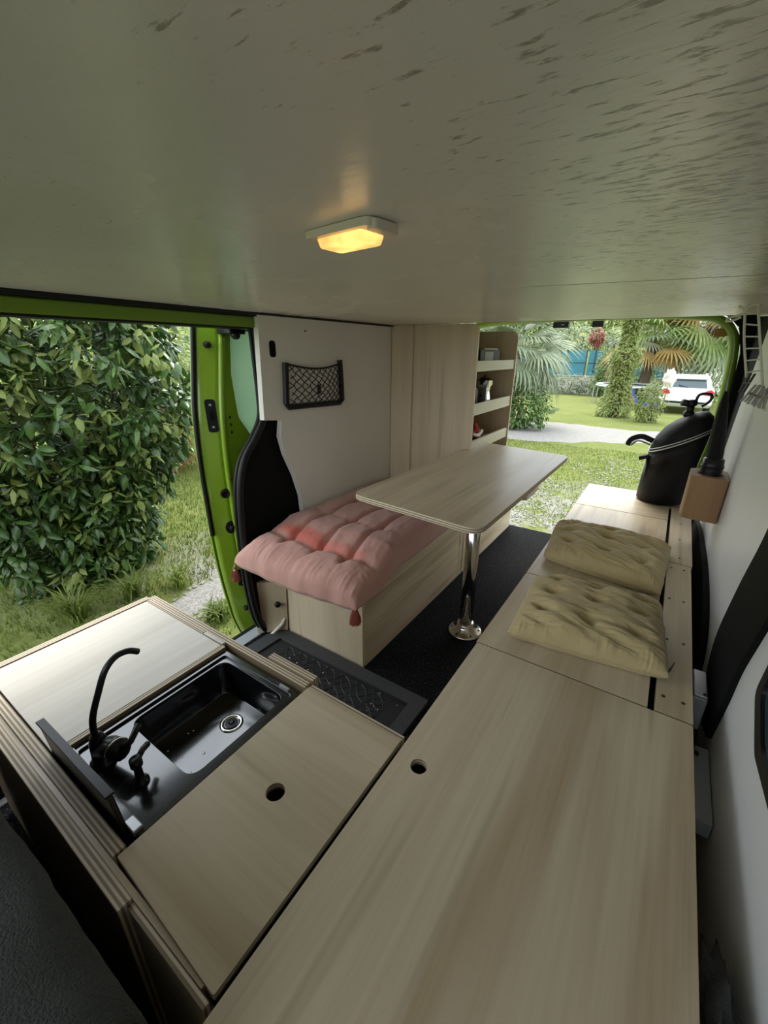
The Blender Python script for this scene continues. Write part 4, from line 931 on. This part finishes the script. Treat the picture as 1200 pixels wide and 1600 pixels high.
def leaf_mesh(name, l, w, fold, droop, mat):
    me = bpy.data.meshes.new(name)
    pts = [(0, 0, 0), (.3*l, w, -fold*w), (.3*l, -w, -fold*w), (.32*l, 0, .02*l), (.68*l, .75*w, -droop*.5-fold*w), (.68*l, -.75*w, -droop*.5-fold*w), (.7*l, 0, -droop*.4), (l, 0, -droop)]
    fs = [(0, 3, 1), (0, 2, 3), (3, 6, 4, 1), (3, 2, 5, 6), (6, 7, 4), (6, 5, 7)]
    me.from_pydata(pts, [], fs); me.materials.append(M[mat]); return me, np.array(pts), fs
def leafy(parent, n_obj, n_stuff, sampler, lsize, mat, name='leaf', stuff='foliage', seed=0, jit=.45):
    """the n_obj outermost leaves towards the van as parts, the rest as one part"""
    R_ = random.Random(seed)
    me, P, fs = leaf_mesh(name, 1, .25, .35, .25, mat)
    specs = [sampler(R_) for _ in range(n_obj+n_stuff)]            # (pos, outward, near)
    specs.sort(key=lambda s_: -s_[2])
    off = WL[parent.name]; VS = []; FS = []
    for i, (pos, out, near) in enumerate(specs):
        out = Vector(out); out.z -= R_.uniform(.1, .9); out += Vector((R_.gauss(0, jit), R_.gauss(0, jit), R_.gauss(0, jit*.66))); out.normalize()
        s_ = lsize*R_.uniform(.65, 1.25)
        side = out.cross(Vector((R_.gauss(0, .3), R_.gauss(0, .3), 1))).normalized(); up = side.cross(out)
        Mt = Matrix((( out.x, side.x, up.x, 0), (out.y, side.y, up.y, 0), (out.z, side.z, up.z, 0), (0, 0, 0, 1)))@Matrix.Scale(s_, 4)
        if i < n_obj:
            o = bpy.data.objects.new(name, me); COL.objects.link(o); o.parent = parent
            o.matrix_local = Matrix.Translation(Vector(pos)-Vector(off))@Mt
        else:
            A = np.array(Mt.to_3x3()); k = len(VS)*8
            VS.append(P@A.T+np.array(pos)); FS.append(k)
    if VS:
        VV = np.vstack(VS); tri = []
        base = [(0, 3, 1), (0, 2, 3), (3, 6, 4), (3, 4, 1), (3, 2, 5), (3, 5, 6), (6, 7, 4), (6, 5, 7)]
        tri = (np.array(base)[None]+np.array(FS)[:, None, None]).reshape(-1, 3)
        mesh_np(stuff, VV, tri, mat, parent, kind='stuff')
# ---- the big shrub by the side door
sh = thing('shrub', (-3.55, 1.18, -.55), 'big glossy dark green shrub filling the side door opening', 'shrub')
CL = []
def shrub_s(R_):
    if not CL:
        z = -.52+2.5*R_.random()**.85
        t = (z+.5)/2.6
        a = R_.uniform(0, 2*PI); lump = noise.noise(Vector((math.cos(a)*1.6, math.sin(a)*1.6, z*1.7)))
        ry = (.50+.52*min(1, t*2.0))*(1+.20*lump); rx = (.42+.58*min(1, t*2.0))*(1+.22*lump)
        r = math.sqrt(R_.uniform(.22, 1.0))
        c = Vector((-3.80+rx*r*math.cos(a), 1.23+ry*r*math.sin(a), z)); o = Vector((math.cos(a), math.sin(a), .35+R_.uniform(-.3, .4))).normalized()
        s1 = o.orthogonal().normalized(); s2 = o.cross(s1); ph = R_.uniform(0, 6)
        for k in range(8):
            b = ph+k*2.4; d = (o*(.55-.09*k)+s1*math.cos(b)+s2*math.sin(b)).normalized()
            CL.append((tuple(c-o*.018*k+d*.012), tuple(d), r*math.cos(a)-.35*abs(math.sin(a))*r+R_.random()*.2-(5 if z > 1.45 or math.sin(a)*r < -.6 else 0)))
    return CL.pop()
leafy(sh, 300, 13700, shrub_s, .100, 'leaf', seed=3, jit=.22)
def young_s(R_):
    while True:
        p = shrub_s(R_)
        if p[2] > .45: return p
leafy(sh, 0, 1100, young_s, .085, 'leaf_young', stuff='young_foliage', seed=5, jit=.25)
for k in range(9):
    a = random.uniform(0, 2*PI); top = (-3.72+.6*math.cos(a), 1.16+.6*math.sin(a), random.uniform(.7, 1.6))
    mk('branch', MB().tube(spline([(-3.7+.08*math.cos(a), 1.16+.08*math.sin(a), -.56), (-3.7+.2*math.cos(a+.4), 1.16+.2*math.sin(a+.4), .1), top], 4), [.022]*3+[.016]*3+[.010]*3, 6), 'bark', sh)
def bush(name, label, c, r, mat, n, ls, cat='bush', nobj=0, seed=1, group=None, trunk=False):
    t = thing(name, (c[0], c[1], gz(c[0], c[1])), label, cat, group)
    def smp(R_):
        d = Vector((R_.gauss(0, 1), R_.gauss(0, 1), R_.gauss(0, 1))).normalized(); k = R_.uniform(.55, 1)*(1+.3*noise.noise(d*2.2+Vector(c)))
        return (c[0]+r[0]*d.x*k, c[1]+r[1]*d.y*k, c[2]+r[2]*d.z*k), tuple(d), -d.y*k
    leafy(t, nobj, n, smp, ls, mat, seed=seed)
    g0 = gz(c[0], c[1])
    for k in range(3 if trunk else 1):
        a = k*2.1; mk('trunk' if trunk else 'stem', MB().tube([(c[0]+.1*math.cos(a), c[1]+.1*math.sin(a), g0-.05), (c[0]+.2*r[0]*math.cos(a), c[1]+.2*r[1]*math.sin(a), c[2]+.3*r[2])], [.06+.03*r[2], .03], 7), 'bark', t)
    return t
# shrubs seen past the big one, left door
bush('back_shrub', 'loose yellow green shrub behind the big shrub by the door', (-6.6, 3.55, .75), (1.3, .95, 1.35), 'leaf_young', 3200, .10, seed=11)
bush('back_shrub', 'loose red tinged bush low behind the big shrub', (-6.3, 3.4, -.05), (.5, .45, .55), 'leaf_red', 500, .08, seed=12)
bush('hedge_bush', 'far hedge bush left across the lawn from the door', (-12.5, 6.5, .9), (2.0, 3.2, 2.4), 'leaf_bg', 3200, .20, seed=13)
bush('hedge_bush', 'far tall hedge bush straight behind the big shrub', (-13, 1.5, 1.0), (2.0, 3.4, 2.6), 'leaf_bg', 2600, .20, seed=14)
# ---- palms
def frond_mesh(name, mat, pet, seg, nseg, spread, droop, w):
    mb = MB()
    mb.tube([(0, 0, 0), (pet*.6, 0, pet*.10), (pet, 0, pet*.08)], [.022, .014, .012], 5)
    for k in range(nseg):
        a = -spread+2*spread*k/(nseg-1); L_ = seg*(1-.28*abs(a)/spread)*random.uniform(.9, 1.08)
        d = np.array([math.cos(a), math.sin(a), 0]); s_ = np.array([-math.sin(a), math.cos(a), 0]); b0 = np.array([pet, 0, pet*.08])
        def P(t): return b0+d*L_*t*(1-.18*droop*t*t)+np.array([0, 0, L_*(.06*t-droop*t**2.2)])
        ws = [w*.4, w, w*.8, 0]
        ts = [0, .35, .7, 1]; pts = []
        for t, ww in zip(ts[:3], ws): pts += [P(t)-s_*ww, P(t)+s_*ww]
        pts.append(P(1)); mb.add(pts, [(0, 1, 3, 2), (2, 3, 5, 4), (4, 5, 6)])
    me = bpy.data.meshes.new(name); me.from_pydata(mb.v, [], mb.f); me.materials.append(M[mat]); return me
def palm(label, x, y, zc, mats, n, size, trunk_r, seg_n=17, elev=(-.7, 1.3), droop=.45, group=None, seed=0):
    g0 = gz(x, y); t = thing('fan_palm', (x, y, g0), label, 'palm', group); R_ = random.Random(seed)
    tb_ = MB(); nl = 10
    tb_.lathe([(trunk_r*(1.15 if i % 2 else .92), g0-.05+(zc-g0+.05)*i/nl) for i in range(nl+1)], (x, y, 0), 9)
    mk('trunk', tb_, 'bark', t)
    mes = [frond_mesh('frond', m, size*.55, size*.75, seg_n, 1.35, droop*R_.uniform(.8, 1.3), size*.022) for m in mats]
    for k in range(n):
        az_ = k*2.39996+R_.uniform(-.2, .2); f = k/(n-1); el = elev[1]+(elev[0]-elev[1])*f
        o = bpy.data.objects.new('frond', mes[min(len(mes)-1, int(f*len(mes)+R_.uniform(-.3, .3)) if len(mes) > 1 else 0)]); COL.objects.link(o); o.parent = t
        s_ = R_.uniform(.85, 1.15)
        o.matrix_local = Matrix.Translation((0, 0, zc-g0))@Matrix.Rotation(az_, 4, 'Z')@Matrix.Rotation(-el, 4, 'Y')@Matrix.Rotation(R_.uniform(-.4, .4), 4, 'X')@Matrix.Scale(s_, 4)
    return t
palm('silver leaved fan palm right beside the shelf cabinet edge', -3.95, 12.3, 1.25, ['palm', 'palm', 'palm'], 46, 1.5, .22, 22, elev=(-1.0, 1.2), droop=.42, seed=1)
palm('green fan palm behind the trampoline in the garden', -1.35, 25, 1.75, ['palm2', 'palm2', 'palm', 'palm_dead'], 40, 1.9, .2, 17, seed=2)
palm('fan palm with orange dry fronds above the white car', .85, 26, 2.6, ['palm2', 'palm_dead', 'palm2', 'palm'], 50, 2.4, .3, 17, elev=(-1.1, 1.0), seed=3)
bush('round_bush', 'dark green leafy bush under the silver palm', (-3.55, 11.6, -.15), (1.05, .6, .62), 'leaf', 1700, .12, nobj=60, seed=21)
bush('round_bush', 'ivy covered round bush left of the white car', (-.62, 16.3, -.30), (.42, .42, .72), 'leaf_young', 1300, .09, nobj=0, seed=22)
# ---- ivy clad post
iv = thing('ivy_post', (-1.68, 17.3, gz(-1.68, 17.3)), 'tall tree trunk clad in pale ivy in mid lawn', 'trunk')
mk('trunk', MB().tube([(-1.70, 17.3, -1), (-1.66, 17.3, 1), (-1.60, 17.3, 4.2)], [.20, .16, .13], 9), 'bark', iv)
def ivs(R_):
    t = R_.random(); z = -.95+5*t; a = R_.uniform(0, 2*PI); r = (.54-.20*min(1, t*2.2)+.10*math.sin(t*20))*math.sqrt(R_.uniform(.3, 1))*.92*(1+.4*noise.noise(Vector((z*2, math.cos(a), math.sin(a)))))
    return (-1.68+.04*t+r*math.cos(a), 17.3+r*math.sin(a), z), (math.cos(a), math.sin(a), 0), -math.sin(a)*r
leafy(iv, 120, 6500, ivs, .11, 'leaf_young', seed=31)
# ---- trampoline
tp = thing('trampoline', (-1.95, 23.2, gz(-1.95, 23.2)), 'round garden trampoline behind the ivy trunk', 'trampoline')
zt = -.22; TC = (-1.95, 23.6); TR = 1.35; g_ = gz(*TC)
rg = [(TC[0]+TR*math.cos(a), TC[1]+TR*math.sin(a), zt) for a in np.linspace(0, 2*PI, 32, endpoint=False)]
mk('rim_tube', MB().tube(rg, .035, 6, closed=True), 'brushed', tp, smooth=True)
mk('edge_pad', MB().plate(circ(*TC, TR, 32), [circ(*TC, TR-.25, 32)], zt+.02, zt+.08, XY), 'grey_metal', tp)
mk('jump_sheet', MB().plate(circ(*TC, TR-.26, 32), [], zt+.02, zt+.03, XY), 'black_trim', tp)
for k in range(6):
    a = k*PI/3+.25; x, y = TC[0]+(TR-.02)*math.cos(a), TC[1]+(TR-.02)*math.sin(a)
    mk('leg', MB().tube([(x-.10, y, zt-.03), (x-.08, y, g_-.02), (x+.08, y, g_-.02), (x+.10, y, zt-.03)], .025, 6), 'brushed', tp)
hm = thing('blue_hammock', (-1.2, 21.7, gz(-1.2, 21.7)), 'blue cloth sling lying under the trampoline edge', 'hammock')
mk('sling', MB().grid(24, 8, lambda u, v: (-1.62+1.25*u, 21.7+.25*v, gz(-1.2, 21.7)+.06+.55*max(0, 1-u*3.2)**1.5+.12*max(0, u-.75)+.03*math.sin(u*9)+.22*v*(1-.4*u))), 'blue_net', hm, smooth=True, solid=.02)
mk('sling_edge', MB().tube([(-1.62+1.25*u, 21.68, gz(-1.2, 21.7)+.07+.55*max(0, 1-u*3.2)**1.5+.12*max(0, u-.75)) for u in np.linspace(0, 1, 16)], .025, 6), 'red_cloth', hm, smooth=True)
# ---- fence on its low wall
fe = thing('sheet_fence', (-7, 30, .0), 'teal sheet fence panels on a low wall across the garden', 'fence')
for k in range(9):
    x0 = -14.6+1.62*k
    mk('panel', box(x0, x0+1.50, 30, 30.04, -.12, 1.36), 'teal', fe)
    for dx in (.36, 1.50): mk('post', box(x0+dx-.03, x0+dx+.03, 29.95, 30.0, -.12, 1.40), 'fence_post', fe)
    mk('rail', box(x0, x0+1.5, 29.98, 30.0, .62, .66), 'fence_post', fe)
gw = thing('garden_wall', (-4, 30, -1.25), 'low pale stone wall under the teal fence', 'wall')
for k in range(16):
    for j in range(4):
        x0 = -15+1.0*k+.5*(j % 2); mk('stone', box(x0+.02, x0+.98, 29.85+random.uniform(0, .03), 30.3, -1.28+.28*j, -1.02+.28*j), 'pale_stone', gw, bevel=.02)
mk('mortar', box(-15, 1.5, 29.92, 30.28, -1.3, -.16), 'pale_stone', gw)
mk('coping', box(-15.1, 1.6, 29.8, 30.35, -.165, -.12), 'pale_stone', gw)
for i, (x, y, z, rx, rz, mt_, lb_) in enumerate([(-5.6, 28.6, -.6, 1.3, .75, 'leaf_grey', 'grey green border plant under the fence left end'), (-3.4, 28.4, -.45, 1.2, .9, 'leaf_bg', 'green border plant before the stone wall'), (-8.2, 28.4, -.6, 1.4, .7, 'leaf_bg', 'border plant partly behind the silver palm'),
        (-3.9, 29.0, .3, .28, 1.3, 'leaf_bg', 'climber growing up the teal fence'), (.2, 28, -.4, 1.3, 1.0, 'leaf_grey', 'grey bush behind the trampoline right side'), (-2.0, 28.5, -.1, 1.1, 1.3, 'leaf_bg', 'dark bush behind the ivy trunk'), (2.2, 29, .2, 1.4, 1.6, 'leaf_bg', 'dark bush behind the white car')]):
    bush('border_bush', lb_, (x, y, z), (rx, .6, rz), mt_, 900, .15, seed=40+i, group='bushes along the garden wall')
bush('blossom_bush', 'pinkish white blossoming shrub above the fence', (-6.6, 33.5, 2.0), (3.2, 1.2, 1.1), 'leaf_grey', 1500, .22, seed=60)
bush('red_maple', 'small red leaved tree above the teal fence', (-4.9, 32, 2.15), (.45, .5, .55), 'leaf_red', 500, .16, seed=61, trunk=True, cat='tree')
trees = [(-16, 40, 4.5, 4.5, 4.5, 'leaf_bg', 'broad green tree far left over the fence'), (-10, 38, 4.0, 3.2, 3.6, 'leaf_bg', 'green tree above the silver palm'), (-5.2, 44, 4.6, 3.4, 3.2, 'leaf_young', 'bright yellow green tree above the red leaved tree'), (-1.2, 42, 4.2, 3.0, 3.6, 'leaf_young', 'pale green tree behind the ivy trunk'),
         (4.2, 44, 4.6, 4.2, 4.2, 'leaf_bg', 'green tree behind the house roof'), (13, 42, 4.2, 4.5, 4.5, 'leaf_bg', 'dark green tree far right behind the car'), (-22, 34, 4, 4.5, 5, 'leaf_bg', 'dark tree farthest left of the garden')]
for i, (x, y, z, r1, r2, mt_, lb_) in enumerate(trees): bush('garden_tree', lb_, (x, y, z), (r1, 1.8, r2), mt_, 2600, .34, seed=70+i, cat='tree', group='trees beyond the garden', trunk=True)
# ---- house
ho = thing('house', (1.6, 36, -1), 'white house with grey roof half hidden by palms', 'house')
mk('wall', box(-.9, 6, 35, 40, -1.2, 2.2), 'plaster', ho)
mk('roof', MB().add([(-1.4, 34.6, 2.2), (6.4, 34.6, 2.2), (6.4, 37.5, 3.6), (-1.4, 37.5, 3.6), (-1.4, 40.4, 2.2), (6.4, 40.4, 2.2)], [(0, 1, 2, 3), (3, 2, 5, 4), (0, 3, 4), (1, 5, 2)]), 'roof_grey', ho, solid=.12)
wn_ = mk('window', box(2.0, 3.0, 34.95, 35, .2, 1.5), 'white_metal', ho); mk('pane', box(2.08, 2.92, 34.93, 34.95, .28, 1.42), 'car_glass', wn_)
# pampas plume
pp = thing('pampas_plume', (-.32, 19.2, gz(-.32, 19.2)), 'pale fluffy plume rising beside the white car', 'plant')
mk('plume', MB().blob((-.27, 19.2, .36), (.19, .19, .28), 20, .6, 3), 'white_yarn', pp, smooth=True); mk('stalk', MB().tube([(-.32, 19.2, gz(-.32, 19.2)), (-.27, 19.2, .2)], .02, 6), 'bark', pp)
# ---- white car
cz = gz(.35, 20); CX, CY = .36, 20.0
cc = thing('parked_car', (CX, CY, cz), 'white hatchback with red tail lamps parked behind the black bag', 'car')
def carloft(prof, mb=None):
    """side outline with a half width at each point: (y, z, half width)"""
    mb = mb or MB(); n = len(prof)
    V = [(CX+s_*w, CY+y, cz+z) for s_ in (-1, 1) for y, z, w in prof]
    F = [(i, (i+1) % n, (i+1) % n+n, i+n) for i in range(n)]
    tri = tessellate_polygon([[Vector((y, z, 0)) for y, z, w in prof]])
    F += [tuple(t) for t in tri]+[tuple(k+n for k in reversed(t)) for t in tri]
    return mb.add(V, F)
mk('body', carloft([(.10, .28, .80), (-.06, .40, .84), (-.06, .58, .85), (.04, .66, .86), (.10, .92, .84), (.30, .97, .82), (2.9, .95, .82), (3.7, .86, .78), (4.0, .62, .76), (4.0, .28, .76)]), 'car_white', cc, bevel=.06)
mk('cabin', carloft([(.10, .90, .80), (.40, 1.30, .66), (.62, 1.40, .62), (1.6, 1.42, .61), (2.2, 1.34, .62), (2.95, .92, .78)]), 'car_white', cc, bevel=.05)
mk('rear_window', MB().add([(CX-.60, CY+.135, cz+1.0), (CX+.60, CY+.135, cz+1.0), (CX+.52, CY+.37, cz+1.27), (CX-.52, CY+.37, cz+1.27), (CX-.60, CY+.165, cz+1.0), (CX+.60, CY+.165, cz+1.0), (CX+.52, CY+.40, cz+1.27), (CX-.52, CY+.40, cz+1.27)], [(0, 1, 2, 3), (4, 7, 6, 5), (0, 4, 5, 1), (1, 5, 6, 2), (2, 6, 7, 3), (3, 7, 4, 0)]), 'car_glass', cc)
mk('spoiler', MB().obox((CX, CY+.40, cz+1.335), (.60, 0, 0), (0, .10, .02), (0, 0, .022)), 'car_white', cc, bevel=.01)
for s_ in (-1, 1):
    mk('tail_lamp', MB().plate([(CX+s_*a, cz+b_) for a, b_ in ((.52, .76), (.83, .72), (.84, .86), (.74, .95), (.56, .88))], [], CY+.0, CY+.09, XZ), 'tail_red', cc, bevel=.01)
    mk('side_window', MB().obox((CX+s_*.715, CY+1.5, cz+1.12), (.012, 0, 0), (0, .9, 0), (-s_*.045, 0, .13)), 'car_glass', cc)
    mk('roof_rail', MB().tube([(CX+s_*.52, CY+.55, cz+1.40), (CX+s_*.52, CY+.7, cz+1.47), (CX+s_*.52, CY+1.9, cz+1.47), (CX+s_*.52, CY+2.1, cz+1.38)], .02, 6), 'brushed', cc)
    for wy in (.75, 3.2): mk('wheel', MB().lathe([(.12, -.09), (.29, -.10), (.31, -.07), (.31, .07), (.29, .10), (.12, .09)], (CX+s_*.76, CY+wy, cz+.31), 20, fn=lambda x, y, z: (z, x, y)), 'tyre', cc, smooth=True)
mk('wiper', MB().tube([(CX, CY+.13, cz+1.0), (CX-.3, CY+.17, cz+1.07)], .012, 5), 'black_plastic', cc)
mk('bumper_strip', box(CX-.7, CX+.7, CY-.08, CY-.05, cz+.42, cz+.50), 'black_plastic', cc)
